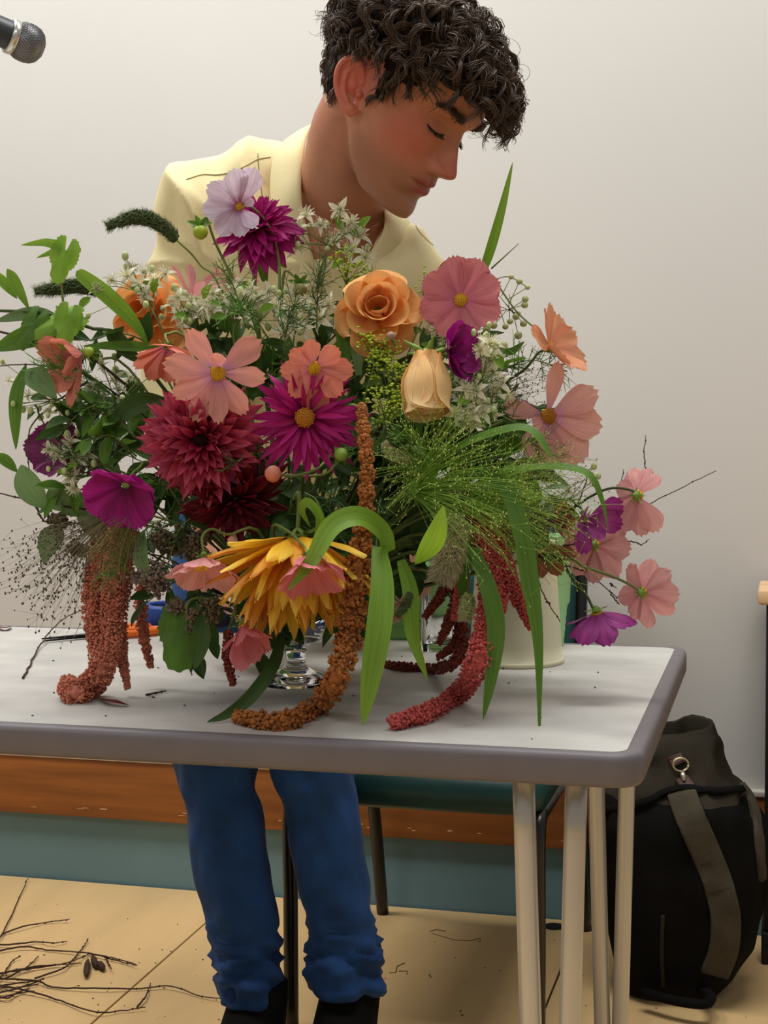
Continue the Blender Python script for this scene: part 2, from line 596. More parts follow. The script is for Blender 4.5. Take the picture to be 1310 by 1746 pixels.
MB().tube(spline([P(1098, 1692, 2.60), P(1150, 1706, 2.56), P(1200, 1712, 2.54), P(1213, 1700, 2.57), P(1195, 1685, 2.62)], 20), .009, 8).build('carry_loop', m_canvas, bp)
strap_on([(1130, 1560), (1128, 1620), (1130, 1680)], .006, m_canv2, 'seam', th=.003)

# ------------------------------------------------------------------ lectern at the right edge
m_black = mat('matt_black_board', (18, 16, 16), .5)
m_pale = mat('pale_wood_top', (222, 186, 146), .5, 8, .12, stretch=(1, 6, 1))
LY = PZ(1304, 1642, 0).y
lx = PY(1304, 1400, LY).x
ztopL = PY(1304, 1030, LY).z
lz0 = 0
le = thing('lectern', 'black lectern with pale wooden top beside the backpack', 'lectern', (lx + .25, LY + .15, 0))
MB().box((lx, LY, .06), (lx + .5, min(LY + .3, 2.97), ztopL), .004).build('body', m_black, le)
MB().box((lx - .004, LY - .01, 0), (lx + .5, min(LY + .31, 2.975), .06), .004).build('plinth', m_black, le)
MB().box((lx - .015, LY - .02, ztopL + .0), (lx + .52, min(LY + .33, 2.98), ztopL + .03), .006).build('top_board', m_pale, le)

# ------------------------------------------------------------------ microphone on a boom
m_mic = mat('dark_grey_handle', (52, 58, 62), .4)
m_ring = mat('silver_ring', (214, 212, 205), .25, metal=.8)
mmg, nt, N_, L_, b_ = _nodes('steel_mesh_grille')
b_.inputs['Metallic'].default_value = .7; b_.inputs['Roughness'].default_value = .4
b_.inputs['Base Color'].default_value = (.2, .2, .22, 1)
md = 2.0
tip = P(52, 76, md); ax = (tip - P(6, 56, md - .02)).normalized()
mc = thing('microphone', 'dark handheld microphone with silver ring on a boom', 'microphone', P(0, 55, md))
cpt = P(36, 69, md)
MB().lathe([(.0175, -.165), (.0178, -.16), (.0195, -.02), (.0198, -.018)][::1], cpt, 28, ax).build('handle', m_mic, mc)
MB().lathe([(.0222, -.018), (.0238, -.0165), (.0238, -.0095), (.0225, -.008)], cpt, 32, ax).build('ring', m_ring, mc)
gp = MB()
a_ = ax.orthogonal().normalized(); c_ = ax.cross(a_)
prof = [(.0215, -.009), (.0248, -.001), (.0255, .006), (.0252, .012), (.0235, .019), (.019, .0255), (.011, .030), (.003, .0315)]
gp.lathe(prof, cpt, 40, ax)
g_o = gp.build('grille', mmg, mc)
wires = MB()
for k in range(44):
    for sgn in (1, -1):
        pts = []
        for r, h in prof:
            an = 2 * PI * k / 44 + sgn * h * 22
            pts.append(cpt + ax * h + (a_ * math.cos(an) + c_ * math.sin(an)) * (r + .0004))
        wires.tube(pts, .00035, 3, False)
wires.build('wire_mesh', mat('steel_wire', (150, 148, 150), .35, metal=.8), g_o)
# clip, boom and stand, outside the frame on the left
cl = cpt - ax * .13
bt = cl - ax * .05 + V((0, 0, -.03))
st = V((cl.x - .95, 2.5, 0))
ms = thing('microphone_stand', 'black boom stand holding the microphone', 'stand', st)
MB().lathe([(.0215, -.02), (.0235, -.018), (.0235, .018), (.0215, .02)], cl, 20, ax).build('clip', m_black, ms)
bz = bt.z + .02
MB().tube([cl - V((0, 0, .022)), bt, V((st.x, st.y, bz)), V((st.x - .3, st.y, bz + .02))], .007, 10).build('boom', m_black, ms)
MB().tube([V((st.x, st.y, .02)), V((st.x, st.y, bz))], .010, 12).build('pole', m_black, ms)
for k in range(3):
    a = k * 2 * PI / 3 + .4
    MB().tube([V((st.x, st.y, .09)), V((st.x + .25 * math.cos(a), st.y + .25 * math.sin(a), .009))], .008, 8).build('leg', m_black, ms)

# ------------------------------------------------------------------ things standing on the table
m_cream = mat('cream_enamel', (226, 220, 186), .4, 6, .04)
m_mint = mat('mint_green_ribbed', (166, 214, 152), .45, 12, .06)
c = PZ(880, 1128, TT)
R0 = 85 * 1.84 / FPX
pot = thing('cream_pail', 'tall cream enamel metal pail behind the bouquet', 'pail', (c.x, c.y, TT))
hp = .152
prof = [(R0 * .97, .0015), (R0 * 1.0, .0), (R0 * 1.01, .004), (R0 * .975, .006)] + [(R0 * (.97 - .16 * t), .006 + (hp - .006) * t) for t in [i / 8 for i in range(9)]] + [(R0 * .83, hp + .002), (R0 * .80, hp), (R0 * .79, hp - .02), (R0 * .93, .01), (.001, .008)]
MB().lathe(prof, (c.x, c.y, TT + .0006), 48).build('body', m_cream, pot)
# ribbed mint vase behind it
c = PZ(938, 1100, TT)
mv = thing('mint_vase', 'pale green ribbed vase behind the cream pail', 'vase', (c.x, c.y, TT))
prof = [(.001, .0)]
hv = .148
for i in range(60):
    t = i / 59
    prof.append(((.0185 + .0135 * t) * (1 + .012 * math.sin(t * 2 * PI * 15)), hv * t))
prof += [(.0335, hv + .002), (.031, hv), (.027, .06), (.001, .01)]
MB().lathe(prof, (c.x, c.y, TT + .0006), 40).build('body', m_mint, mv)
# folded green cloth / box behind
m_green = mat('green_tub', (128, 178, 96), .6, 10, .12)
c = PZ(665, 1090, TT)
gb = thing('green_tub', 'squat green plastic tub behind the glass', 'tub', (c.x, c.y, TT))
MB().loft([rrect(c.x - .085 - z_ * .1, c.y - .005 - z_ * .1, c.x + .085 + z_ * .1, c.y + .085 + z_ * .1, .02, TT + .0006 + z_) for z_ in (0, .004, .05, .09, .1)] + [rrect(c.x - .09, c.y - .01, c.x + .09, c.y + .09, .02, TT + z_) for z_ in (.1, .02)]).build('body', m_green, gb)
# square glass tumbler
m_glass = glass('clear_glass')
g0 = PZ(752, 1108, TT)
gl = thing('glass_tumbler', 'clear square glass tumbler beside the cream pail', 'glass', (g0.x, g0.y, TT))
hw = .0225
rg = [rrect(g0.x - hw, g0.y - hw, g0.x + hw, g0.y + hw, .006, TT + .0006 + z_) for z_ in (0, .05, .098, .1)]
hi_ = hw - .0035
rg += [rrect(g0.x - hi_, g0.y - hi_, g0.x + hi_, g0.y + hi_, .004, TT + z_) for z_ in (.1, .098, .012)]
MB().loft(rg).build('body', m_glass, gl)
# blue tape roll
m_blue = mat('blue_plastic', (32, 72, 150), .45, 20, .1)
m_navy = mat('navy_plastic', (20, 24, 44), .5)
c = PZ(290, 1066, TT)
tp = thing('blue_tape', 'blue tape roll lying behind the scissors', 'tape', (c.x, c.y, TT))
MB().lathe([(.030, 0), (.044, 0), (.046, .004), (.046, .028), (.044, .032), (.030, .032), (.0285, .028), (.0285, .004), (.030, 0)], (c.x, c.y, TT + .0006), 40, cap=False).build('roll', m_blue, tp)
c = PZ(352, 1070, TT)
bx_ = thing('navy_case', 'small dark navy case behind the glass bowl', 'case', (c.x, c.y, TT))
MB().box((c.x - .04, c.y - .005, TT + .0006), (c.x + .03, c.y + .04, TT + .018), .004).build('body', m_navy, bx_)
# scissors with orange handles
m_or = mat('orange_plastic', (240, 112, 28), .4)
m_blk = mat('black_blade', (28, 27, 30), .35, metal=.5)
sc0, sc1 = PZ(72, 1097, TT), PZ(262, 1078, TT)
sx = (sc1 - sc0).normalized(); sy = V((-sx.y, sx.x, 0))
pv = sc0.lerp(sc1, .40)
sci = thing('scissors', 'black scissors with orange handles lying on the table', 'scissors', (pv.x, pv.y, TT))
for s in (-1, 1):
    zz = TT + .0035 + (.0028 if s > 0 else 0)
    ring_ = []
    prof_ = [(-1, .0002), (-.8, .0018), (-.3, .0045), (0, .0065), (.12, .005)]
    ln = (pv - sc0).length
    rings_ = []
    for t, hw_ in prof_:
        p = pv + sx * t * ln + sy * s * (-.002 * (1 + t) + .0015); p.z = zz
        rings_.append([p + sy * hw_ + V((0, 0, -.0011)), p + sy * hw_ * .9 + V((0, 0, .0011)), p - sy * hw_ * .9 + V((0, 0, .0011)), p - sy * hw_ + V((0, 0, -.0011))])
    MB().loft(rings_).build('blade', m_blk, sci, smooth=False)
    hc_ = sc0.lerp(sc1, .80) - sy * s * .021; hc_.z = TT + .0062
    lp = [hc_ + sx * .036 * math.cos(a) + sy * .016 * math.sin(a) for a in [i * PI / 14 for i in range(29)]]
    h = MB().tube(lp, .0052, 10)
    p0 = pv + sx * .01; p0.z = TT + .0062
    h.tube([p0, p0.lerp(hc_ - sx * .034, .6) , hc_ - sx * .034], [.005, .0052, .0052], 10)
    h.build('handle', m_or, sci)
MB().lathe([(.004, 0), (.004, .002), (.002, .003)], (pv.x, pv.y, TT + .0075), 14).build('pivot', m_ring, sci)
# ------------------------------------------------------------------ the person
m_skin, nt, N_, L_, b_ = _nodes('skin')
b_.inputs['Roughness'].default_value = .5
b_.inputs['Specular IOR Level'].default_value = .35
b_.inputs['Subsurface Weight'].default_value = .12
b_.inputs['Subsurface Radius'].default_value = (.01, .004, .002)
b_.inputs['Subsurface Scale'].default_value = .5
at = N_.new('ShaderNodeAttribute'); at.attribute_name = 'tone'
nz = N_.new('ShaderNodeTexNoise'); nz.inputs['Scale'].default_value = 60
tcn = N_.new('ShaderNodeTexCoord'); L_.new(tcn.outputs['Object'], nz.inputs['Vector'])
mr = N_.new('ShaderNodeMapRange'); mr.inputs[3].default_value = .9; mr.inputs[4].default_value = 1.1
L_.new(nz.outputs['Fac'], mr.inputs[0])
vm = N_.new('ShaderNodeVectorMath'); vm.operation = 'SCALE'
L_.new(at.outputs['Color'], vm.inputs[0]); L_.new(mr.outputs[0], vm.inputs['Scale'])
L_.new(vm.outputs[0], b_.inputs['Base Color'])
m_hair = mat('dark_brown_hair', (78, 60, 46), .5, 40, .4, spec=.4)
m_lash = mat('dark_lash', (34, 22, 16), .6)
m_shirt = mat('cream_linen', (236, 222, 170), .8, 3, .05, 420, .10, sheen=.1)
m_seam = mat('shirt_stitching', (150, 134, 92), .85)
m_jean = mat('blue_denim', (24, 68, 126), .85, 16, .25, 600, .3, sheen=.05)
m_boot = mat('black_boot', (9, 8, 8), .8, 40, .2, spec=.15)

# head frame
hp_, hy_ = math.radians(41), math.radians(62)
HF = CV(math.cos(hp_) * math.sin(hy_), -math.sin(hp_), math.cos(hp_) * math.cos(hy_))
HU = CV(math.sin(hp_) * math.sin(hy_), math.cos(hp_), math.sin(hp_) * math.cos(hy_))
HL = HU.cross(HF)
HS = .001 * 1.05
HO = P(672, 184, 1.86)
def hw_(f, l, u):
    return HO + (HF * f + HL * l + HU * u) * HS
# U, front, widest-point, half width, back
HK = [(-95, 80, 60, 10, 44), (-93, 89, 55, 24, 32), (-85, 94, 46, 35, 16), (-75, 93, 36, 44, 2), (-66, 91, 28, 50, -8), (-57, 93.5, 22, 55, -14), (-47, 95, 18, 59, -24), (-37, 95, 15, 62, -42), (-27, 93, 12, 64, -62), (-14, 90, 9, 67, -80), (0, 88, 5, 70, -90), (14, 87, 0, 72, -97), (28, 90, -5, 74, -100), (40, 95, -8, 75.5, -101), (55, 95, -10, 76.5, -100), (75, 89, -10, 76, -95), (95, 75, -10, 69, -82), (110, 54, -10, 55, -62), (120, 30, -8, 37, -42), (126, 4, -8, 8, -18)]
def head_raw(th, U):
    Ff, Fm, W, Fb = interp(HK, U)
    c, s = math.cos(th), math.sin(th)
    e = 2 / 2.25
    if c >= 0:
        f = Fm + (Ff - Fm) * c ** e
    else:
        f = Fm + (Fm - Fb) * -abs(c) ** e
    l = W * math.copysign(abs(s) ** e, s)
    return f, l, U
def head_feat(f, l, U):
    al = abs(l)
    if f > 20:
        d = 0
        d -= 9 * gs(al - 31, 13) * gs(U - 23, 9)                    # eye sockets
        d += 6.5 * gs(al - 31, 11) * gs(U - 18, 7.5)                # lids over the eyeball
        d -= 1.6 * gs(al - 31, 12) * gs(U - 27, 1.8)                # lid crease
        d += 4 * gs(al - 27, 16) * gs(U - 40, 5)                    # brow
        d += 4 * gs(al - 46, 13) * gs(U - 0, 12)                    # cheekbone
        d -= 2.5 * gs(al - 40, 11) * gs(U + 35, 12)                 # hollow cheek
        nt_ = max(0, min(1, (30 - U) / 45))                         # nose ridge
        amp = interp([(-31, 0), (-28, 9), (-24, 20), (-18, 28), (-13, 28.5), (-5, 24), (8, 16), (20, 9), (30, 4), (40, 0)], U)[0]
        wd = interp([(-31, 9.5), (-18, 9.5), (-5, 7.5), (10, 6.5), (30, 6), (40, 8)], U)[0]
        d += amp * math.exp(-.5 * (al / wd) ** 2.6)
        d += 12 * gs(al - 14.5, 4.6) * gs(U + 20, 5.5)              # wings
        d -= 3 * gs(al - 19.5, 2.2) * gs(U + 19, 6)
        lw = math.exp(-(al / 24) ** 4)
        d += 3.6 * gs(U + 41.5, 4.2) * lw * (1 - .18 * gs(al, 2.5))  # lips
        d -= 5.5 * gs(U + 47.6 - .06 * al, 1.4) * math.exp(-(al / 27) ** 6)
        d += 4.2 * gs(U + 54, 4.6) * math.exp(-(al / 20) ** 4)
        d -= 3 * gs(U + 65, 5) * gs(al, 20)
        d += 3 * gs(U + 82, 9) * gs(al, 16)
        d -= 1.6 * gs(al, 2.4) * gs(U + 34, 5)                      # philtrum
        f += d
    return f, l, U
NR, NC = 150, 180
hd = MB()
rings = []
for i in range(NR):
    t = i / (NR - 1)
    U = -95 + 221 * t
    ring = []
    for k in range(NC):
        x = k / NC * 2 - 1                          # denser in front
        th = PI * (x * .55 + .45 * x ** 3)
        ring.append(hw_(*head_feat(*head_raw(th, U))))
    rings.append(ring)
hd.loft(rings)
# ears
def ear(sg):
    # ear plane coordinates: a = back(+)/front, b = up ; o = outward
    base = hw_(-6, sg * 69.5, -2)
    out = (HL * sg)
    tilt = math.radians(26)
    up = (HU * math.cos(tilt) - HF * math.sin(tilt))
    bk_ = out.cross(up) * (1 if sg < 0 else -1)
    if bk_.dot(HF) > 0: bk_ = -bk_
    flare = math.radians(24)
    bk2 = bk_ * math.cos(flare) + out * math.sin(flare)
    def e(a, b, o):
        return base + (bk2 * a + up * b + out * o) * HS
    hx = [(0, 8, 1), (0, 18, 3), (4, 29, 5), (12, 34, 6), (22, 31, 6), (28, 20, 6), (28, 6, 5), (24, -6, 4), (17, -15, 4), (10, -24, 4), (4, -27, 3), (0, -20, 1)]
    hd.tube(spline([e(*q) for q in hx], 50), [3.7 * HS] * 50, 10)
    hd.tube(spline([e(*q) for q in [(14, 24, 2), (19, 16, 3), (19, 4, 4), (15, -8, 4), (10, -15, 4)]], 24), 3.0 * HS, 8)
    # back plate (shallow bowl)
    rings_ = []
    for s_, o in ((1, -2.5), (.98, 1.5), (.7, .5), (.35, -2), (.06, -3)):
        r_ = []
        for q in spline([e(*h) for h in hx + [hx[0]]], 40)[:-1]:
            c0 = e(13, 4, 0)
            r_.append(c0 + (q - c0) * s_ + out * o * HS)
        rings_.append(r_)
    hd.loft(rings_)
    hd.ico(e(12, 6, -4.5), 9 * HS, 1)
    hd.ico(e(12, 18, -4), 8 * HS, 1)
    hd.ico(e(6, -21, 3.5), 6.2 * HS, 1)
    hd.ico(e(0, -4, 3), 4.4 * HS, 1)
    hd.tube([e(-4, -22, -4), e(-3, 0, -4), e(-2, 20, -3)], 6 * HS, 8)
ear(-1); ear(1)
# neck and upper chest
NB = P(578, 345, 1.99)
hd.tube(spline([hw_(-22, 0, 10), hw_(-24, 0, -45), NB + (hw_(-24, 0, -45) - NB) * .35, NB, P(560, 430, 2.02)], 16), [.052, .0555, .0565, .058, .058, .058, .058, .059, .06, .062, .066, .07, .075, .08, .085, .085], 56)
head_me = remeshed(hd, .0015, 3, .5)

# hands (his left hand holds the bowl from the side; the right one is behind it)
def hand(wrist, palm, fdir, nrm, sg):
    hb = MB()
    fdir = fdir.normalized(); nrm = (nrm - fdir * nrm.dot(fdir)).normalized()
    sd = fdir.cross(nrm) * sg
    hb.tube(spline([wrist, wrist.lerp(palm, .55), palm, palm + fdir * .035], 10), [.026, .026, .027, .028, .03, .03, .03, .029, .026, .02], 14)
    for o in (-.022, .022):
        hb.tube([palm - fdir * .02 + sd * o * .7, palm + fdir * .04 + sd * o], [.017, .014], 10)
    for k, (o, ln) in enumerate(((-.028, .078), (-.010, .088), (.009, .083), (.027, .064))):
        b0 = palm + sd * o + fdir * .034
        d1 = (fdir + sd * o * 3).normalized()
        p1 = b0 + d1 * ln * .42 + nrm * ln * .10
        p2 = p1 + (d1 * .8 + nrm * .6).normalized() * ln * .33
        p3 = p2 + (d1 * .5 + nrm * .85).normalized() * ln * .26
        hb.tube(spline([palm + sd * o * .8, b0, p1, p2, p3], 14), [.0105, .0105, .0102, .0098, .0095, .0092, .009, .0088, .0088, .0084, .008, .0078, .0072, .005], 10)
    tb0 = palm - fdir * .022 - sd * .024
    t1 = tb0 - sd * .026 + fdir * .022 + nrm * .01
    t2 = t1 + fdir * .03 - sd * .006 + nrm * .014
    t3 = t2 + fdir * .024 + nrm * .012 + sd * .004
    hb.tube(spline([palm - fdir * .01, tb0, t1, t2, t3], 14), [.016, .016, .0155, .015, .014, .013, .012, .0115, .011, .0108, .0105, .01, .009, .006], 10)
    return hb
wl, pl_ = P(700, 915, 1.95), P(664, 1020, 1.875)
hb1 = hand(wl, pl_, P(610, 1066, 1.80) - pl_, -CF + CU * .2 - CR * .6, 1)
hb1.tube([P(690, 800, 2.0), wl], [.038, .027], 14)
wr, pr_ = P(372, 930, 2.0), P(405, 1000, 1.92)
hb2 = hand(wr, pr_, P(450, 1050, 1.86) - pr_, -CF + CR * .5, -1)
hb2.tube([P(340, 780, 2.05), wr], [.038, .027], 14)
hands_me = [remeshed(h, .0026, 2, .5) for h in (hb1, hb2)]

# whole body under the clothes
SR, SL = P(345, 364, 2.03), P(692, 482, 1.97)
PEL = P(487, 850, 2.44); PEL.z = .93
ER, EL = P(332, 640, 2.10), P(690, 740, 2.08)
bd_ = MB()
shx = (SL - SR).normalized()
def torso_rings(extra):
    cs = [(P(545, 372, 2.03), .10, .07), (P(530, 430, 2.05), .165, .10), (P(520, 520, 2.10), .175, .115), (P(508, 640, 2.22), .165, .112), (P(495, 760, 2.38), .16, .115), (PEL, .17, .125), (PEL - V((0, 0, .09)), .15, .12)]
    pts = spline([c[0] for c in cs], 19)
    out = []
    for i, p in enumerate(pts):
        t = pts[min(i + 1, 18)] - pts[max(i - 1, 0)]; t.normalize()
        sx_ = shx - t * shx.dot(t); sx_.normalize()
        dy = t.cross(sx_)
        u = i / 18 * (len(cs) - 1); k = min(int(u), len(cs) - 2); q = u - k
        hw = cs[k][1] * (1 - q) + cs[k + 1][1] * q + extra; hd_ = cs[k][2] * (1 - q) + cs[k + 1][2] * q + extra
        out.append([p + sx_ * hw * math.cos(a) + dy * hd_ * math.sin(a) for a in [2 * PI * j / 36 for j in range(36)]])
    return out
bd_.loft(torso_rings(-.022))
bd_.tube([SR + CF * .03, NB + V((0, 0, -.06)) + CF * .06, SL + CF * .03], [.035, .035, .035], 14)
bd_.tube([SR + CF * .01, ER, wr.lerp(ER, .3)], [.036, .036, .034], 14)
bd_.tube([SL + CF * .01, EL, wl.lerp(EL, .3)], [.036, .036, .034], 14)
LD = 2.42
def legpt(x, y): return P(x, y, LD)
for hx_, pts in ((-.08, [(372, 1330), (405, 1500), (432, 1690)]), (.08, [(535, 1330), (568, 1500), (592, 1680)])):
    hipp = PEL + V((hx_, 0, -.02))
    ank = legpt(*pts[2]); foot = V((ank.x, ank.y, .05))
    bd_.tube([hipp, legpt(*pts[0]), legpt(*pts[1]), ank, foot], [.085, .05, .046, .032, .03], 14)
body_me = remeshed(bd_, .007, 2, .5)

# join everything into one body mesh, with its natural skin tones
bmj = bmesh.new()
for me_ in [head_me] + hands_me + [body_me]:
    bmj.from_mesh(me_)
person = thing('person', 'young man in cream shirt and blue jeans leaning over the flowers', 'person', V((PEL.x, PEL.y, 0)))
bmj.transform(M.Translation(-person.location))
skin_me = bpy.data.meshes.new('body')
bmj.to_mesh(skin_me); bmj.free()
for m__ in [head_me, body_me] + hands_me: bpy.data.meshes.remove(m__)
skin_me.polygons.foreach_set('use_smooth', [True] * len(skin_me.polygons))
ca = skin_me.color_attributes.new('tone', 'FLOAT_COLOR', 'POINT')
cbase, cred, clip_, cbeard, cear = [V(lin(c)) for c in ((190, 130, 100), (190, 88, 72), (160, 70, 64), (146, 104, 80), (206, 104, 88))]
cols = []
inv = M((HF, HL, HU))
for v in skin_me.vertices:
    q = inv @ (v.co + person.location - HO) / HS
    c = cbase.copy()
    if -110 < q.z < 130 and -110 < q.x < 140 and abs(q.y) < 110:
        al = abs(q.y)
        c = c.lerp(cred, .62 * gs(al - 46, 26) * gs(q.z + 8, 27) * sstep(20, 50, q.x))
        c = c.lerp(cred, .6 * gs(al, 14) * gs(q.z + 14, 10) * sstep(90, 110, q.x))
        if al > 66: c = c.lerp(cear, .85 * sstep(66, 73, al) * gs(q.x + 18, 26) * gs(q.z - 2, 34))
        bw = sstep(-30, -46, q.z) * sstep(-112, -90, q.z) * sstep(-10, 20, q.x)
        c = c.lerp(cbeard, .5 * bw)
        c = c.lerp(cbeard, .4 * gs(q.z + 36, 6) * gs(al, 22) * sstep(85, 95, q.x))
        lip = max(gs(q.z + 42.5, 3.2) * math.exp(-(al / 23) ** 4), gs(q.z + 53.5, 4.0) * math.exp(-(al / 19) ** 4)) * sstep(84, 92, q.x)
        c = c.lerp(clip_, min(1, 1.2 * lip))
        c = c.lerp(cbeard, .45 * gs(al - 31, 13) * gs(q.z - 20, 8) * sstep(60, 75, q.x))
    cols.extend((c.x, c.y, c.z, 1))
ca.data.foreach_set('color', cols)
tag(link('body', skin_me, m_skin, person), 'fair flushed skin')

# eyelashes, eyebrows
rr = random.Random(4)

def hface(l, u, off=.5):
    # front surface of the face at (l,u)
    Ff, Fm, W, Fb = interp(HK, u)
    s = min(.999, abs(l) / W) ** 1.125
    th = math.asin(s) * (1 if l > 0 else -1)
    f, l2, u2 = head_feat(*head_raw(th, u))
    return hw_(f + off, l2, u2)
for sg in (-1, 1):
    lash, brow = MB(), MB()
    pts = [hface(sg * (31 + x), 12.2 + .018 * x * x - .03 * x, 1.0) for x in range(-13, 15, 1)]
    lash.tube(pts, [(.3 + .7 * math.sin(PI * (i + .5) / len(pts))) * .0013 for i in range(len(pts))], 6)
    for i in range(60):
        x = rr.uniform(-11, 14)
        p0 = hface(sg * (31 + x), 12.2 + .018 * x * x - .03 * x, 1.0)
        d = (HF * 1 - HU * .75 + HL * sg * (x * .03)).normalized()
        lash.tube([p0, p0 + d * .004, p0 + d * .007 + HU * .0012], [.00028, .0002, .00008], 3, False)
    for i in range(420):
        x = rr.uniform(-16, 22)
        uc = 38 + 5.0 * math.sin((x + 16) / 38 * 2.2) - (x > 8) * (x - 8) * .25
        p0 = hface(sg * (30 + x), uc + rr.gauss(0, 2.2) * (1 - .4 * (x > 10)), .6)
        d = (HL * sg * (.9) + HU * rr.uniform(-.1, .7) + HF * .15).normalized()
        ln = rr.uniform(.006, .010)
        brow.tube([p0, p0 + d * ln * .5 + HF * .0008, p0 + d * ln], [.00042, .0004, .0001], 3, False)
    tag(lash.build('eyelashes', m_lash, person), kind='stuff')
    tag(brow.build('eyebrow', m_hair, person), kind='stuff')

# hair: scalp cap plus curly locks
def hairline(f, l):
    return interp([(-105, -32), (-60, -34), (-38, -18), (-30, 20), (-22, 38), (-8, 42), (4, 38), (10, 12), (20, 2), (28, 24), (45, 40), (62, 58), (80, 66), (100, 66)], f)[0]
cap = MB()
CN, CM = 60, 72
grid, ok = [], []
def scalp(th, U, off):
    f, l, u = head_raw(th, U)
    p = V((f, l, u)); c = V((-5, 0, 25))
    n = (p - c).normalized()
    return f, l, u, n
for i in range(CN):
    U = -40 + 165 * i / (CN - 1)
    for k in range(CM):
        th = 2 * PI * k / CM
        f, l, u, n = scalp(th, U, 0)
        th_ = 3 + 9 * sstep(hairline(f, l), hairline(f, l) + 30, u)
        q = V((f, l, u)) + n * th_
        grid.append(hw_(*q)); ok.append(u > hairline(f, l) - 2)
fs_ = []
for i in range(CN - 1):
    for k in range(CM):
        ids = (i * CM + k, i * CM + (k + 1) % CM, (i + 1) * CM + (k + 1) % CM, (i + 1) * CM + k)
        if all(ok[j] for j in ids): fs_.append(ids)
fs_.append(tuple((CN - 1) * CM + k for k in range(CM)))
cap.add(grid, fs_)
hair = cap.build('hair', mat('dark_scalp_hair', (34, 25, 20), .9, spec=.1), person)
locks = MB()
rr = random.Random(21)
n_lock = 0
while n_lock < 640:
    U = rr.uniform(-36, 124); th = rr.uniform(-PI, PI)
    if rr.random() > .35 + .65 * math.sqrt(max(0, 1 - ((U - 20) / 110) ** 2)): continue
    f, l, u, n = scalp(th, U, 0)
    hl = hairline(f, l)
    if u < hl: continue
    n_lock += 1
    top_ = sstep(30, 85, u)
    front = sstep(20, 75, f) * sstep(40, 70, u)
    back = sstep(-20, -70, f)
    ln = 28 + 36 * top_ - 6 * front
    lift = 7 + 17 * top_ + 6 * front
    if u < hl + 14 and front < .3: ln *= .55; lift *= .5
    flow = V((.35 + .5 * top_ + .25 * front, 0, -.75 + .75 * top_)) + V((rr.gauss(0, .35), rr.gauss(0, .45), rr.gauss(0, .25)))
    if back > 0: flow = flow.lerp(V((-.15, rr.gauss(0, .3), -.9)), back * (1 - top_ * .7))
    flow = flow - n * flow.dot(n); flow.normalize()
    grav = V((.25, 0, -.4)) * (front * .55) + V((.1, 0, -.25)) * (1 - front)   # the head hangs forward
    side = n.cross(flow).normalized()
    cr_ = rr.uniform(5.0, 12) * (.45 + .55 * top_)
    wl_ = rr.uniform(30, 54); ph = rr.uniform(0, 6.28); hand_ = rr.choice((-1, 1))
    root = V((f, l, u)) + n * 2
    for s_ in range(9):
        j = V((rr.gauss(0, 1), rr.gauss(0, 1), rr.gauss(0, 1))) * 1.9
        ph2 = ph + rr.gauss(0, .22); l2 = ln * rr.uniform(.75, 1.12); c2 = cr_ * rr.uniform(.8, 1.15)
        pts, rad = [], []
        ns = 16
        for q in range(ns):
            t = q / (ns - 1)
            s = l2 * t
            p = root + j * (.4 + .6 * t) + n * (lift * math.sin(min(1, t * 1.25) * PI / 2) - 5 * t * t) + flow * s * (1 - .25 * t) + grav * (s * t * .75)
            a = ph2 + hand_ * s / wl_ * 2 * PI
            amp = c2 * min(1, t * 2.5)
            p = p + n * amp * math.cos(a) * .8 + side * amp * math.sin(a)
            pts.append(hw_(*p)); rad.append((.00062 + .0003 * (s_ % 3)) * (1 - .75 * t ** 2))
        locks.tube(pts, rad, 3, False)
for i in range(70):
    U = rr.uniform(40, 122); th = rr.uniform(-PI, PI)
    f, l, u, n = scalp(th, U, 0)
    if u < hairline(f, l) + 6: continue
    flow = V((rr.gauss(.4, .5), rr.gauss(0, .6), rr.gauss(0, .4))); flow = (flow - n * flow.dot(n)).normalized(); side = n.cross(flow).normalized()
    ph, cr_, wl_ = rr.uniform(0, 6.28), rr.uniform(8, 14), rr.uniform(34, 60)
    root = V((f, l, u)) + n * rr.uniform(14, 24)
    pts = []
    for q in range(22):
        t = q / 21; s = 70 * t; a = ph + s / wl_ * 2 * PI
        pts.append(hw_(*(root + n * (8 * math.sin(t * PI)) + flow * s * .6 + (n * math.cos(a) + side * math.sin(a)) * cr_ * min(1, 2 * t))))
    locks.tube(pts, [.00045 * (1 - .6 * q / 21) for q in range(22)], 3, False)
tag(locks.build('curls', m_hair, hair), kind='stuff')

# shirt
sh = MB()
sh.loft(torso_rings(.018))
sh.tube(spline([SR, P(400, 330, 2.05), P(470, 306, 2.06), NB + V((0, 0, -.012)) + CF * .055], 12), [.066, .066, .064, .062, .061, .06, .059, .058, .057, .055, .05, .045], 24)
sh.tube(spline([SL, P(670, 448, 2.0), NB + V((0, 0, -.04)) + CF * .05], 8), [.062, .06, .058, .056, .054, .052, .05, .045], 24)
sh.tube(spline([SR, SR.lerp(ER, .33), SR.lerp(ER, .7), ER], 10), [.066, .068, .07, .071, .071, .07, .069, .068, .067, .066], 24)
sh.tube(spline([SL, SL.lerp(EL, .5), EL], 8), [.060, .062, .062, .062, .062, .06, .06, .058], 24)
sh.tube([SR + CR * .02 + V((0, 0, -.01)), P(430, 400, 2.06)], [.075, .085], 24)
for c_, r_ in ((SR, .068), (SL, .062), (ER, .066), (EL, .058)): sh.ico(c_, r_, 2)
sh.tube([ER, ER.lerp(wr, .35)], [.064, .052], 20)
sh.tube([EL, EL.lerp(wl, .35)], [.06, .05], 20)
shirt_me = remeshed(sh, .0045, 22, .5)
pit = P(362, 462, 1.97)
nrm_ = [v.normal.copy() for v in shirt_me.vertices]
cos_ = [v.co.copy() for v in shirt_me.vertices]
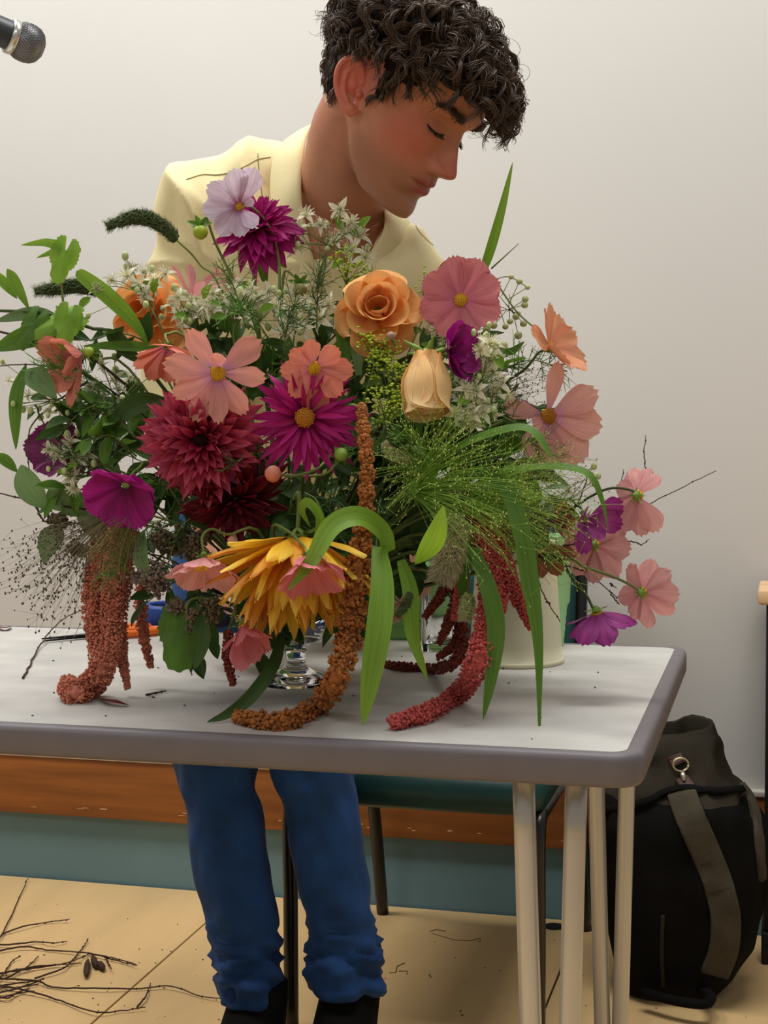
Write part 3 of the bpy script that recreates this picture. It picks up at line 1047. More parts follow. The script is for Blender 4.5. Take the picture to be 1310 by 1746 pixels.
for v, n, p in zip(shirt_me.vertices, nrm_, cos_):
    # folds pulled from the armpit and across the chest
    d = p - pit
    r = d.length
    ang = math.atan2(d.dot(CU), d.dot(CR))
    ph_ = ang * 4.5 + mnoise.noise(p * 8) * 1.6
    w1 = ((1 - abs(math.sin(ph_))) ** 2 - .35) * .011 * sstep(.015, .06, r) * gs(r - .09, .085)
    w2 = mnoise.noise(V((p.x * 26, p.y * 12, p.z * 7))) * .007 + mnoise.noise(V((p.x * 14, p.y * 11, p.z * 16 + p.x * 22))) * .005
    w3_ = ((1 - abs(mnoise.noise(V((p.x * 9 + p.z * 7, p.y * 6, p.z * 6 - p.x * 6))))) ** 4 - .5) * .007
    v.co = p + n * (w1 + w2 + w3_ - .001)
off = person.location
for v in shirt_me.vertices: v.co = v.co - off
shirt_me.update()
link('shirt', shirt_me, m_shirt, person)
# collar: two folded flaps and the stand round the nape
def flap(inner, outer, name='collar'):
    pi_ = spline([P(*q) for q in inner], 26); po = spline([P(*q) for q in outer], 26)
    rings = []
    for a_, b_2 in zip(pi_, po):
        wdir = (b_2 - a_)
        nn = wdir.cross(CU); nn = nn if nn.dot(-CF) > 0 else -nn
        nn = (nn.normalized() * .6 - CF * .8).normalized()
        ring = [a_ + CF * .012, a_ + nn * .001 + CF * .002, a_ + wdir * .12 + nn * .006, a_ + wdir * .5 + nn * .008, b_2 + nn * .003, b_2 - nn * .001, a_ + wdir * .5 + nn * .003, a_ + wdir * .15 + CF * .008]
        rings.append(ring)
    return MB().loft(rings, True, True).build(name, m_shirt, person)
flap([(548, 207, 2.06), (530, 217, 2.00), (519, 245, 1.955), (515, 290, 1.935), (515, 345, 1.925), (530, 420, 1.93), (550, 500, 1.945)],
     [(535, 222, 2.09), (497, 232, 2.03), (470, 262, 1.985), (462, 310, 1.965), (466, 360, 1.952), (478, 410, 1.952), (500, 490, 1.96)])
flap([(610, 330, 2.07), (650, 352, 1.985), (655, 385, 1.93), (642, 415, 1.925), (610, 470, 1.93)],
     [(640, 330, 2.09), (692, 368, 2.00), (700, 410, 1.955), (690, 450, 1.945), (660, 490, 1.945)])
# seams on the shirt (shoulder yoke), found by casting onto the shirt mesh
from mathutils.bvhtree import BVHTree
bvh = BVHTree.FromPolygons([v.co + off for v in shirt_me.vertices], [tuple(p.vertices) for p in shirt_me.polygons])
def on_shirt(x, y):
    h = bvh.ray_cast(CC, ray(x, y).normalized())
    return h[0] if h[0] is not None else None
def seam(pts, r=.0006):
    px = spline([V((x, y, 0)) for x, y in pts], 40)
    q = [on_shirt(a.x, a.y) for a in px]
    q = [a - CF * .0006 for a in q if a is not None]
    if len(q) < 6: return
    ds = sorted((a - CC).dot(CF) for a in q); md = ds[len(ds) // 2]
    q = [a for a in q if abs((a - CC).dot(CF) - md) < .035]
    run, best = [q[0]], []
    for a in q[1:]:                       # keep the longest unbroken run
        if (a - run[-1]).length < .014: run.append(a)
        else: best = max(best, run, key=len); run = [a]
    best = max(best, run, key=len)
    if len(best) > 5: MB().tube(best, r, 5).build('seam', m_seam, person)
seam([(318, 306), (345, 298), (372, 298), (400, 292), (425, 280), (440, 272), (462, 268)])
seam([(440, 262), (441, 280), (443, 300), (448, 340)])
seam([(705, 375), (715, 395), (735, 415), (752, 428)])
# trousers
def trouser(keys, seed):
    rings = []
    n = 64
    y0, y1 = keys[0][0], keys[-1][0]
    pr = []
    for i in range(n):
        y = y0 + (y1 - y0) * i / (n - 1)
        xa, xb = interp(keys, y)
        c = P((xa + xb) / 2, y, LD); r = (xb - xa) / 2 * LD / FPX
        t = i / (n - 1)
        ring = []
        for k in range(48):
            a = 2 * PI * k / 48
            dr = CR * math.cos(a) + CF * math.sin(a)
            q = V((math.cos(a) * 1.2, math.sin(a) * 1.2, seed))
            hem = sstep(.70, .95, t); knee = gs(t - .14, .09)
            w = (hem * .019 + knee * .014 + .004) * mnoise.noise(V((q.x * 1.2 + seed, q.y * 1.2, t * (10 + 7 * hem) + math.cos(a + seed) * 1.4)))
            w += .003 * mnoise.noise(V((q.x * 3, q.y * 3, t * 9 + seed)))
            ring.append(c + dr * (r * (1 if abs(math.cos(a)) > .2 else .98) + w))
        rings.append(ring)
    last = rings[-1]
    cc = sum(last, V()) / 48
    rings.append([cc + (q - cc) * .93 for q in last])
    rings.append([cc + (q - cc) * .9 + V((0, 0, .03)) for q in last])
    return rings
kR = [(1180, 290, 440), (1250, 295, 440), (1320, 301, 438), (1345, 305, 437), (1365, 313, 444), (1440, 322, 455), (1500, 333, 462), (1560, 350, 474), (1600, 359, 477), (1630, 362, 474), (1648, 364, 484), (1672, 368, 490), (1692, 377, 488), (1704, 380, 486)]
kL = [(1180, 452, 605), (1250, 455, 604), (1320, 463, 602), (1345, 472, 607), (1365, 484, 611), (1440, 494, 621), (1500, 506, 629), (1560, 519, 635), (1600, 524, 645), (1630, 524, 651), (1648, 521, 650), (1665, 520, 653), (1680, 522, 652), (1690, 530, 646)]
trs = MB()
trs.loft(trouser(kR, 1.3), False, True)
trs.loft(trouser(kL, 7.7), False, True)
# thighs and seat
for keys, hx_ in ((kR, -.085), (kL, .085)):
    xa, xb = keys[0][1:]
    kn = P((xa + xb) / 2, 1182, LD)
    hp2 = PEL + V((hx_, .02, -.03))
    trs.tube(spline([kn + V((0, 0, -.02)), kn.lerp(hp2, .5), hp2], 10), [.074, .077, .082, .086, .09, .094, .098, .1, .1, .1], 24)
trs.loft([[PEL + V((math.cos(a) * .19 * s_, math.sin(a) * .14 * s_, dz)) for a in [2 * PI * j / 32 for j in range(32)]] for s_, dz in ((.85, -.13), (1, -.06), (1, .02), (.93, .08))])
trs.build('trousers', m_jean, person)
# boots
for x0, x1, yc in ((392, 492, 1696), (546, 648, 1686)):
    top = P((x0 + x1) / 2, yc - 25, LD)
    r = (x1 - x0) / 2 * LD / FPX
    rings = []
    fd = V((.05, -1, 0)).normalized(); sd = V((1, .05, 0))
    for z, fwd, ry, rx in ((top.z, 0, r, r), (.10, -.004, r * 1.05, r * 1.02), (.075, -.03, .085, .05), (.05, -.055, .12, .051), (.025, -.065, .137, .052), (.006, -.065, .14, .053), (0.0008, -.065, .138, .052)):
        c = V((top.x, top.y, z)) + fd * -fwd
        rings.append([c + sd * rx * math.cos(a) + fd * ry * math.sin(a) * (1 if math.sin(a) > 0 else .75) for a in [2 * PI * j / 32 for j in range(32)]])
    MB().loft(rings).build('boot', m_boot, person)
# ------------------------------------------------------------------ glass footed bowl
VB = PZ(505, 1163, TT)
bw = thing('footed_glass_bowl', 'clear glass footed bowl holding the flower arrangement', 'bowl', (VB.x, VB.y, TT))
RB = .088
prof = [(.001, .004), (.02, .0042), (.046, .0008), (.0475, .0), (.048, .0012), (.036, .006), (.020, .014), (.0125, .020), (.0108, .026), (.0135, .036), (.017, .045), (.024, .049)]
prof2 = []
for i in range(14):
    a = i / 13 * 1.35
    prof2.append((.024 + (RB - .024) * math.sin(a) / math.sin(1.35), .049 + .075 * (1 - math.cos(a)) / (1 - math.cos(1.35))))
inner = [(r - .0035, h + .0015) for r, h in prof2[::-1]] + [(.001, .053)]
MB().lathe(prof + prof2 + inner, (VB.x, VB.y, TT + .0006), 56).build('body', m_glass, bw)
KORE = V((VB.x, VB.y, TT + .075))

# ------------------------------------------------------------------ plant materials
m_stem = mat('green_stem', (112, 128, 62), .6, 30, .25)
m_stemd = mat('dark_green_stem', (66, 82, 40), .6, 30, .25)
m_twig = mat('brown_twig', (70, 50, 40), .8, 60, .3)
LEAFM = [petal_mat('fresh_leaf', (112, 152, 44), (120, 162, 48), (134, 172, 60), .16, .3, 10),
         petal_mat('mid_leaf', (82, 122, 40), (92, 132, 44), (98, 138, 48), .2, .28, 10),
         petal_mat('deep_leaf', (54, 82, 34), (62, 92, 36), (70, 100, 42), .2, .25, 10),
         petal_mat('lime_leaf', (150, 196, 52), (158, 204, 56), (170, 206, 72), .14, .35, 12),
         petal_mat('sage_leaf', (108, 138, 88), (116, 148, 94), (120, 150, 96), .16, .25, 10)]
m_calyx = mat('green_calyx', (120, 150, 60), .6, 60, .25)
m_yc = mat('yellow_florets', (224, 178, 40), .7, 200, .3)
m_oc = mat('ochre_florets', (196, 132, 34), .7, 200, .35)
m_dc = mat('dark_centre', (58, 8, 22), .7, 200, .3)

PM = {
 'lilac': petal_mat('pale_lilac_petal', (150, 60, 110), (222, 196, 218), (236, 220, 236), .22, .3, pos=(0, .3, 1)),
 'peach': petal_mat('peach_petal', (196, 128, 172), (222, 152, 148), (228, 156, 136), .14, .3, pos=(0, .32, 1)),
 'coral': petal_mat('coral_petal', (206, 116, 142), (226, 136, 122), (228, 138, 112), .16, .3, pos=(0, .3, 1)),
 'rose': petal_mat('rose_pink_petal', (206, 108, 134), (220, 124, 134), (224, 134, 138), .13, .3),
 'apricot': petal_mat('apricot_petal', (230, 140, 110), (234, 156, 118), (236, 164, 124), .14, .3),
 'blush': petal_mat('blush_petal', (206, 130, 176), (226, 160, 156), (234, 172, 158), .12, .3, pos=(0, .3, 1)),
 'shell': petal_mat('shell_pink_petal', (226, 150, 160), (236, 168, 168), (238, 176, 172), .14, .3),
 'magenta': petal_mat('magenta_petal', (96, 8, 76), (158, 22, 124), (164, 30, 130), .25, .22),
 'purple': petal_mat('orchid_petal', (150, 50, 132), (186, 84, 164), (158, 40, 132), .25, .25, pos=(0, .5, 1)),
 'fadedp': petal_mat('faded_purple_petal', (140, 90, 120), (150, 70, 122), (128, 34, 100), .35, .2),
 'fuchsia': petal_mat('fuchsia_dahlia_petal', (138, 6, 82), (180, 16, 114), (192, 44, 136), .2, .2),
 'crimson': petal_mat('crimson_dahlia_petal', (106, 6, 34), (164, 28, 62), (206, 86, 112), .24, .2, pos=(0, .45, 1)),
 'burg': petal_mat('burgundy_dahlia_petal', (56, 2, 12), (92, 6, 26), (124, 16, 40), .28, .12),
 'yellow': petal_mat('golden_dahlia_petal', (250, 186, 34), (252, 204, 52), (252, 214, 86), .14, .3, pos=(0, .5, 1)),
 'amber': petal_mat('amber_dahlia_petal', (246, 160, 34), (248, 174, 58), (248, 182, 84), .14, .3, pos=(0, .5, 1)),
 'orange': petal_mat('orange_rose_petal', (240, 150, 66), (250, 178, 98), (252, 192, 120), .08, .3),
 'cream': petal_mat('peach_rose_petal', (240, 184, 108), (246, 206, 140), (248, 216, 160), .1, .3),
 'rust': petal_mat('rust_brown_petal', (140, 72, 50), (168, 96, 72), (176, 112, 84), .35, .25),
}

# ------------------------------------------------------------------ petal meshes
def petal_mesh(name, W=.6, nu=8, nv=9, base=.16, wide=.72, blunt=.75, teeth=0, tooth=.06, rnd=.12, cup=0, curl=0, pleat=0, roll=0, twist=0, seed=0):
    vs_, fs_, uv = [], [], []
    for j in range(nv + 1):
        v = j / nv
        if v < wide:
            w = base + (1 - base) * math.sin(PI / 2 * v / wide) ** 1.1
        else:
            q = (v - wide) / (1 - wide)
            w = (1 - q ** 2.2) * (1 - blunt) + blunt * (1 - .22 * q * q)
        w *= W / 2
        for i in range(nu + 1):
            s = i / nu * 2 - 1
            ln = 1 - rnd * s * s
            if teeth:
                ln -= tooth * (.5 - .5 * math.cos(teeth * PI * (s + 1) + PI)) * (.6 + .8 * abs(mnoise.noise(V((s * 3, seed, 1)))))
            x = s * w
            y = v * (1 - (1 - ln) * v * v)
            z = curl * v * v + cup * s * s * w + pleat * math.cos(3 * PI * s) * v * (1.1 - .3 * v)
            if roll:
                a = s * roll
                rr_ = w / max(.3, abs(roll))
                x = math.sin(a) * rr_; z = curl * v * v + (1 - math.cos(a)) * rr_
            z += .06 * mnoise.noise(V((s * 1.8 + seed, v * 2.6, seed * 3.1))) * v
            if twist:
                a = twist * v * v
                x, z2 = x * math.cos(a), x * math.sin(a); z += z2
            vs_.append((x, y, z)); uv.append((i / nu, v))
    for j in range(nv):
        for i in range(nu):
            a = j * (nu + 1) + i
            fs_.append((a, a + 1, a + nu + 2, a + nu + 1))
    return new_mesh(name, vs_, fs_, uv)

COS = [petal_mesh('cosmos_petal', .66, 10, 9, .14, .74, .82, 3, .10, .10, .10, c, .014, seed=k) for k, c in enumerate((.02, .10, -.08, .05))]
COSN = [petal_mesh('narrow_petal', .30, 8, 9, .22, .7, .8, 3, .05, .08, .5, c, .0, seed=k + 9) for k, c in enumerate((.02, .1))]
COSW = [petal_mesh('broad_petal', .86, 12, 9, .12, .78, .88, 5, .075, .16, .05, c, .016, seed=k + 19) for k, c in enumerate((.02, .12, -.06))]
DAH = [petal_mesh('dahlia_petal', .30, 6, 8, .3, .55, .12, 0, 0, .05, 0, c, 0, rl, seed=k) for k, (c, rl) in enumerate(((.05, 1.0), (.16, 1.1), (-.10, .9), (-.22, .8)))]
CAC = [petal_mesh('cactus_petal', .17, 6, 9, .4, .4, .15, 0, 0, .05, 0, c, 0, rl, tw, seed=k) for k, (c, rl, tw) in enumerate(((.08, 1.5, .4), (.22, 1.7, -.5), (-.12, 1.3, .8), (-.3, 1.2, -.2)))]
YEL = [petal_mesh('skirt_petal', .17, 6, 9, .45, .45, .16, 0, 0, .05, 0, c, 0, rl, tw, seed=k) for k, (c, rl, tw) in enumerate(((.10, 1.2, .2), (.28, 1.0, -.3), (.18, 1.4, .2), (.02, .9, 0)))]
def rose_petal(name, curl, rim, seed, W=1.0):
    vs_, fs_, uv = [], [], []
    nu, nv = 10, 10
    for j in range(nv + 1):
        v = j / nv
        for i in range(nu + 1):
            s = i / nu * 2 - 1
            w = W / 2 * (.22 + .78 * math.sin(PI / 2 * min(1, v / .62))) * (1 - .16 * max(0, (v - .62) / .38) ** 2)
            an = s * 1.05
            x = math.sin(an) * w / .95
            depth = (1 - math.cos(an)) * w * .9
            y = v * (1 - .10 * s * s)
            z = .30 * math.sin(v * PI * .62) * -1 + depth + curl * v * v
            if v > .72:
                q = (v - .72) / .28
                z -= rim * q * q; y -= rim * .35 * q * q
            z += .03 * mnoise.noise(V((s * 2 + seed, v * 3, seed)))
            vs_.append((x, y, z)); uv.append((i / nu, v))
    for j in range(nv):
        for i in range(nu):
            a = j * (nu + 1) + i
            fs_.append((a, a + 1, a + nu + 2, a + nu + 1))
    return new_mesh(name, vs_, fs_, uv)
ROS = [rose_petal('rose_petal', .12, .0, 1), rose_petal('rose_petal', .08, .12, 2), rose_petal('rose_petal', .0, .3, 3, 1.1), rose_petal('rose_petal', -.05, .42, 4, 1.15)]

def frame_of(face, spin=0):
    z = V(face).normalized()
    x = CU.cross(z)
    if x.length < .15: x = CR - z * CR.dot(z)
    x.normalize(); y = z.cross(x)
    m = M((x, y, z)).transposed()
    return m.to_4x4() @ M.Rotation(math.radians(spin), 4, 'Z')
def RX(d): return M.Rotation(math.radians(d), 4, 'X')
def RY(d): return M.Rotation(math.radians(d), 4, 'Y')
def RZ(d): return M.Rotation(math.radians(d), 4, 'Z')
def SCL(x, y, z): return M.Diagonal((x, y, z, 1))

def _disc(n, dome, pts_r):
    b = MB()
    rings = [[V((math.cos(a) * r, math.sin(a) * r, dome * (1 - r * r))) for a in [2 * PI * k / 16 for k in range(16)]] for r in (1, .7, .35, .05)]
    b.loft(rings, True, True)
    for i in range(n):
        r = math.sqrt((i + .5) / n); a = i * 2.39996
        c = V((math.cos(a) * r * .95, math.sin(a) * r * .95, dome * (1 - r * r)))
        up_ = V((c.x * .5, c.y * .5, 1)).normalized()
        b.tube([c, c + up_ * .28], [pts_r, pts_r * .75], 5)
    return new_mesh('disc', b.v, b.f)
DISC = _disc(46, .5, .085)
def _calyx():
    b = MB()
    prof = [(.05, -1.0), (.35, -.9), (.75, -.4), (.9, 0), (.5, .05)]
    b.lathe(prof, (0, 0, 0), 14)
    for k in range(8):
        a = 2 * PI * k / 8
        d = V((math.cos(a), math.sin(a), 0)); t = V((-d.y, d.x, 0))
        b.add([d * .7 + t * .25 - V((0, 0, .3)), d * .7 - t * .25 - V((0, 0, .3)), d * 1.7 - V((0, 0, .12)), d * 2.5 - V((0, 0, .5 * (k % 2)))], [(0, 1, 2), (0, 2, 3)])
    return new_mesh('calyx', b.v, b.f)
CALYX = _calyx()

def stem_to_core(head, back, core=None, sag=.3, ext=None):
    core = core if core is not None else KORE + V((random.uniform(-.03, .03), random.uniform(-.03, .03), 0))
    mid1 = head + back * (head - core).length * sag
    mid2 = core.lerp(head, .35) + V((0, 0, .05))
    return [head, mid1, mid2, core]
def stem_part(th_, pts, r, m=None, n=22, seg=6, name='stem'):
    q = spline(pts, n)
    return MB().tube(q, [r * (1 + .35 * i / n) for i in range(n)], seg).build(name, m or m_stem, th_)

G_COS = 'cosmos flowers in the arrangement'
def cosmos(x, y, d, rpx, face, m, label, opn=8, spin=0, n=8, meshes=None, petals=None, stem=None, disc=m_yc, dr=.15, seed=0, stem_m=None, stem_r=.0014, calyx=True, name='cosmos_flower', group=G_COS):
    rr = random.Random(seed + int(x * 7 + y))
    c = P(x, y, d); R = rpx * d / FPX
    f = CV(*face)
    t = thing(name, label, 'flower', c, group)
    F = frame_of(f, spin)
    meshes = meshes or COS
    lst = petals or [(k * 360 / n + rr.gauss(0, 5), 1 + rr.gauss(0, .05), opn + rr.gauss(0, 6), 1) for k in range(n)]
    for k, (ph, ls, op, ws) in enumerate(lst):
        me = meshes[(k * 3 + seed) % len(meshes)]
        mm = F @ RZ(ph) @ M.Translation((0, R * dr * .6, .0006 * (k % 3))) @ RX(op) @ RY(rr.gauss(0, 7)) @ SCL(R * ls * ws, R * ls, R * ls)
        link('petal', me, m, t, mm)
    if disc is not None:
        link('disc', DISC, disc, t, F @ SCL(R * dr, R * dr, R * dr * 1.1))
    if calyx:
        link('calyx', CALYX, m_calyx, t, F @ M.Translation((0, 0, -.002)) @ SCL(R * dr * .9, R * dr * .9, R * dr * .9))
    b0 = c - f * R * dr * .8
    if stem:
        pts = [b0] + [P(*q) for q in stem]
        if (pts[-1] - KORE).length > .06: pts += [pts[-1].lerp(KORE, .6) - CF * -.01, KORE + V((rr.uniform(-.03, .03), rr.uniform(-.03, .03), 0))]
    else:
        pts = stem_to_core(b0, -f, sag=.18)
    stem_part(t, pts, stem_r, stem_m)
    return t

def dahlia(x, y, d, rpx, face, m, label, n=80, meshes=DAH, o_in=78, o_out=-12, len_in=.45, spin=0, m2=None, disc=None, disc_r=.16, seed=0, wide=1.0, stem=None, t0=.0, p=.75, ring0=.06, jl=.07, name='dahlia_flower'):
    rr = random.Random(seed)
    c = P(x, y, d); R = rpx * d / FPX
    f = CV(*face)
    t = thing(name, label, 'flower', c, 'dahlias in the arrangement')
    F = frame_of(f, spin)
    for k in range(n):
        q = t0 + (1 - t0) * ((k + .5) / n)
        u = q ** p                                   # 0 centre, 1 rim
        ph = k * 137.508
        op = o_in + (o_out - o_in) * u + rr.gauss(0, 5)
        ls = (len_in + (1 - len_in) * u) * (1 + rr.gauss(0, jl))
        me = meshes[min(len(meshes) - 1, int(rr.random() * len(meshes)))]
        mm = F @ RZ(ph) @ M.Translation((0, R * ring0 * (1 + u), -R * .22 * u)) @ RX(op) @ RY(rr.gauss(0, 10)) @ SCL(R * ls * wide, R * ls, R * ls)
        link('petal', me, m2 if (m2 is not None and rr.random() < .55 * (1 if u < .6 else .25)) else m, t, mm)
    if disc is not None:
        link('disc', DISC, disc, t, F @ M.Translation((0, 0, R * .04)) @ SCL(R * disc_r, R * disc_r, R * disc_r))
    link('calyx', CALYX, m_calyx, t, F @ M.Translation((0, 0, -R * .26)) @ SCL(R * .14, R * .14, R * .14))
    b0 = c - f * R * .34
    pts = [b0] + [P(*q) for q in stem] if stem else stem_to_core(b0, -f, sag=.2)
    if stem: pts += [KORE]
    stem_part(t, pts, .0026, m_stem)
    return t

def rose(x, y, d, rpx, face, m, label, opened=1.0, spin=0, seed=0, stretch=1.0, stem=None):
    rr = random.Random(seed)
    c = P(x, y, d); R = rpx * d / FPX
    f = CV(*face)
    t = thing('garden_rose', label, 'flower', c, 'garden roses in the arrangement')
    F = frame_of(f, spin)
    lay = [(5, 84, .70, 0, .10), (5, 76, .86, 1, .14), (6, 64 - 14 * opened, .98, 1, .18), (6, 52 - 34 * opened, 1.06, 2, .2), (5, 40 - 44 * opened, 1.12, 3, .2)]
    for li, (n, op, ls, mi, ro) in enumerate(lay):
        if opened < 0: op, ls, ro = 107 - 1.6 * li, .98 + .03 * li, .30 + .05 * li
        for k in range(n):
            ph = k * 360 / n + li * 33 + rr.gauss(0, 5)
            mm = F @ RZ(ph) @ M.Translation((0, R * ro * .6, -R * .45 - R * .03 * li)) @ RX(op + rr.gauss(0, 5)) @ RY(rr.gauss(0, 6)) @ SCL(R * ls, R * ls * stretch, R * ls)
            link('petal', ROS[min(mi, 1) if opened < 0 else mi], m, t, mm)
    b = MB()
    fb = F.to_3x3()
    for k in range(5):
        a = 2 * PI * k / 5
        dd = fb @ V((math.cos(a), math.sin(a), -.5))
        b.tube([c - f * R * .5, c - f * R * .5 + dd * R * .28, c - f * R * .45 + dd * R * .6], [R * .08, R * .07, .0004], 5)
    b.ico(c - f * R * .55, R * .17, 1)
    b.build('calyx', m_calyx, t)
    b0 = c - f * R * .6
    stem_part(t, [b0] + [P(*q) for q in stem] + [KORE] if stem else stem_to_core(b0, -f, sag=.15), .0024, m_stem)
    return t

# ------------------------------------------------------------------ blades, leaves
def strip(pts, wid, n=26, facing=None, fold=.25, prof=None, twist=0):
    q = spline(pts, n)
    vs_, fs_, uv = [], [], []
    base = V(facing) if facing is not None else -CF
    for i, p in enumerate(q):
        t = (q[min(i + 1, n - 1)] - q[max(i - 1, 0)]).normalized()
        nn = base - t * base.dot(t)
        if nn.length < .05: nn = CU - t * CU.dot(t)
        nn.normalize()
        v = i / (n - 1)
        if twist: nn = M.Rotation(twist * v, 3, t) @ nn
        sd = t.cross(nn)
        w = wid / 2 * (prof(v) if prof else (math.sin(PI * min(1, (v * .85 + .15))) ** .7 if v < 1 else 0))
        for k in range(5):
            s = k / 2 - 1
            vs_.append(p + sd * s * w - nn * (abs(s) * w * -fold))
            uv.append((k / 4, v))
    for i in range(n - 1):
        for k in range(4):
            a = i * 5 + k
            fs_.append((a, a + 1, a + 6, a + 5))
    return vs_, fs_, uv
def blade(pts, wpx, m, label=None, t=None, d0=None, facing=None, twist=0, fold=.25, prof=None, name='grass_blade', pz=None, group='broad grass blades in the arrangement'):
    w3 = [P(*q) if len(q) == 3 else PZ(q[0], q[1], TT + .003) for q in pts]
    dd = (w3[len(w3) // 2] - CC).dot(CF)
    v, f, u = strip(w3, wpx * dd / FPX, 28, facing, fold, prof, twist)
    off = V(parent_loc(t)) if t is not None else w3[0]
    me = new_mesh(name, [a - off for a in v], f, u)
    o = link(name, me, m, t)
    if t is None:
        o.location = w3[0]
        tag(o, label, 'leaf', group)
    return o
LEAF = []
for k, (W_, wd, cu) in enumerate(((.42, .42, -.10), (.56, .38, -.16), (.30, .45, -.2))):
    LEAF.append(petal_mesh('leaf', W_, 6, 9, .05, wd, .0, 0, 0, .0, .45, cu, 0, seed=k + 30))
def lobed(name, seed):
    vs_, fs_, uv = [V((0, 0, 0))], [], [(.5, 0)]
    n = 84
    rings = 3
    for r in range(1, rings + 1):
        for k in range(n):
            a = -PI * .93 + 2 * PI * .93 * k / (n - 1)
            lob = .62 + .38 * max(0, math.cos(a * 2.5)) ** .9 if abs(a) < 1.9 else .62 + .15 * math.cos(a * 2.5)
            tooth = .055 * abs(math.sin(a * 13 + seed)) * (r == rings)
            R_ = (lob - tooth) * (1 - .12 * (abs(a) > 2.2))
            rad = R_ * (r / rings)
            x, y = math.sin(a) * rad, math.cos(a) * rad
            vs_.append(V((x * .95, y + .1, -.18 * rad * rad + .05 * mnoise.noise(V((x * 3, y * 3, seed))) + .05 * math.cos(a * 2.5) * rad)))
            uv.append((.5 + x * .5, min(1, rad)))
    for k in range(n - 1):
        fs_.append((0, 1 + k + 1, 1 + k))
        for r in range(rings - 1):
            a = 1 + r * n + k
            fs_.append((a, a + 1, a + n + 1, a + n))
    return new_mesh(name, vs_, fs_, uv)
VINE = [lobed('vine_leaf', 1), lobed('vine_leaf', 5)]
def leaf_at(t, p, dirv, size, m, me=None, nrm=None, wid=1.0, name='leaf'):
    y = V(dirv).normalized()
    z = V(nrm) if nrm is not None else -CF + CU * .6
    z = (z - y * z.dot(y)); z = z.normalized() if z.length > .05 else y.orthogonal().normalized()
    x = y.cross(z)
    mm = M((x, y, z)).transposed().to_4x4() @ SCL(size * wid, size, size)
    mm.translation = V(p) - V(parent_loc(t))
    return link(name, me or LEAF[0], m, t, mm)

# ------------------------------------------------------------------ tassels
def tassel(t, path, rads, bead, n, m, seed=0, name='tassel', flat=1.0, knob=0):
    rr = random.Random(seed)
    L = 60
    q = spline(path, L)
    fr_ = frames_along(q)
    rk = [(i / (len(rads) - 1), r) for i, r in enumerate(rads)]
    b = MB()
    b.tube(q, [interp(rk, i / (L - 1))[0] * .58 for i in range(L)], 8)
    for i in range(n):
        u = rr.random() * (L - 1)
        k = min(int(u), L - 2)
        p = q[k].lerp(q[k + 1], u - k); tt, a_, b_2 = fr_[k]
        r = interp(rk, u / (L - 1))[0]
        if knob: r *= .5 + .68 * abs(math.sin(u * knob)) ** .7
        an = rr.random() * 2 * PI
        o = (a_ * math.cos(an) + b_2 * math.sin(an)) * r * rr.uniform(.62, 1.04)
        b.ico(p + o, bead * rr.uniform(.6, 1.25), 0)
    o_ = b.build(name, m, t, uv=False)
    return tag(o_, kind='stuff')
# ------------------------------------------------------------------ the arrangement: main flowers
def PT(*l):            # petal list: (angle, length, opening, width)
    return [tuple(list(a) + [1] * (4 - len(a))) for a in l]
cosmos(408, 352, 1.74, 62, (.35, -.15, .9), PM['lilac'], 'pale lilac cosmos with dark veins beside the top fuchsia dahlia', spin=0, petals=PT((20, 1.15, 30), (-15, 1.12, 20), (62, 1.0, 4), (100, 1.0, -6), (140, 1.0, 8), (178, .85, 20), (215, .75, 40), (300, .6, 60, .7)), disc=m_yc, dr=.13, stem=[(428, 352, 1.75), (462, 390, 1.76), (476, 450, 1.76), (478, 530, 1.76)], stem_m=m_stem)
cosmos(372, 636, 1.56, 88, (.02, -.12, 1), PM['peach'], 'large peach cosmos with mauve heart above the crimson dahlia', petals=PT((34, .95, 4, .72), (80, 1.0, 3, .8), (116, .92, 2, .75), (152, .98, -6, .7), (-6, .62, 58, .8), (-52, .98, -4, .82), (-96, .86, 6, .72), (182, .92, 8, .66), (214, .88, 0, .74)), disc=m_yc, dr=.16)
cosmos(536, 628, 1.56, 62, (.05, -.2, 1), PM['coral'], 'coral pink cosmos above the fuchsia spider dahlia', petals=PT((10, .85, 28), (52, .8, 20), (95, .85, 8), (140, .9, -2), (182, 1.2, -10), (225, .95, 0), (268, 1.0, 6), (312, .9, 22)), dr=.2)
cosmos(786, 512, 1.68, 72, (-.05, .1, 1), PM['rose'], 'rose pink cosmos with yellow centre next to the orange rose', meshes=COSW, petals=PT((10, 1.0, 5), (60, .95, 8), (108, .95, 2), (150, .9, 0), (198, .82, 4), (245, .95, 4), (292, .95, 12), (335, 1.0, 5)), dr=.17)
cosmos(935, 710, 1.66, 88, (.12, .0, .95), PM['blush'], 'large blush pink cosmos with one petal standing upright', petals=PT((-6, 1.05, 20, .5), (-62, 1.0, 16, .85), (-100, 1.0, 8), (-142, 1.05, -4), (-176, .95, -6), (150, .85, 8), (78, .85, 4, .7), (118, .4, 30)), dr=.16, disc=m_oc, stem=[(905, 690, 1.70), (870, 690, 1.72), (810, 730, 1.74)], stem_m=m_stemd)
cosmos(938, 592, 1.66, 74, (.75, .42, .45), PM['apricot'], 'apricot cosmos facing away on a long bare stem', meshes=COS, opn=22, n=9, dr=.14, stem=[(918, 602, 1.67), (895, 630, 1.68), (862, 652, 1.70), (800, 700, 1.73)], stem_m=m_stemd)
cosmos(138, 605, 1.66, 80, (-.7, -.28, .55), PM['coral'], 'coral cosmos drooping at the leafy vine end', opn=48, n=7, petals=PT((20, .7, 50), (60, .95, 40), (100, .95, 30), (140, 1.0, 40), (180, 1.1, 30), (240, .8, 60), (300, .6, 60)), disc=None, stem=[(165, 612, 1.68), (230, 640, 1.70)])
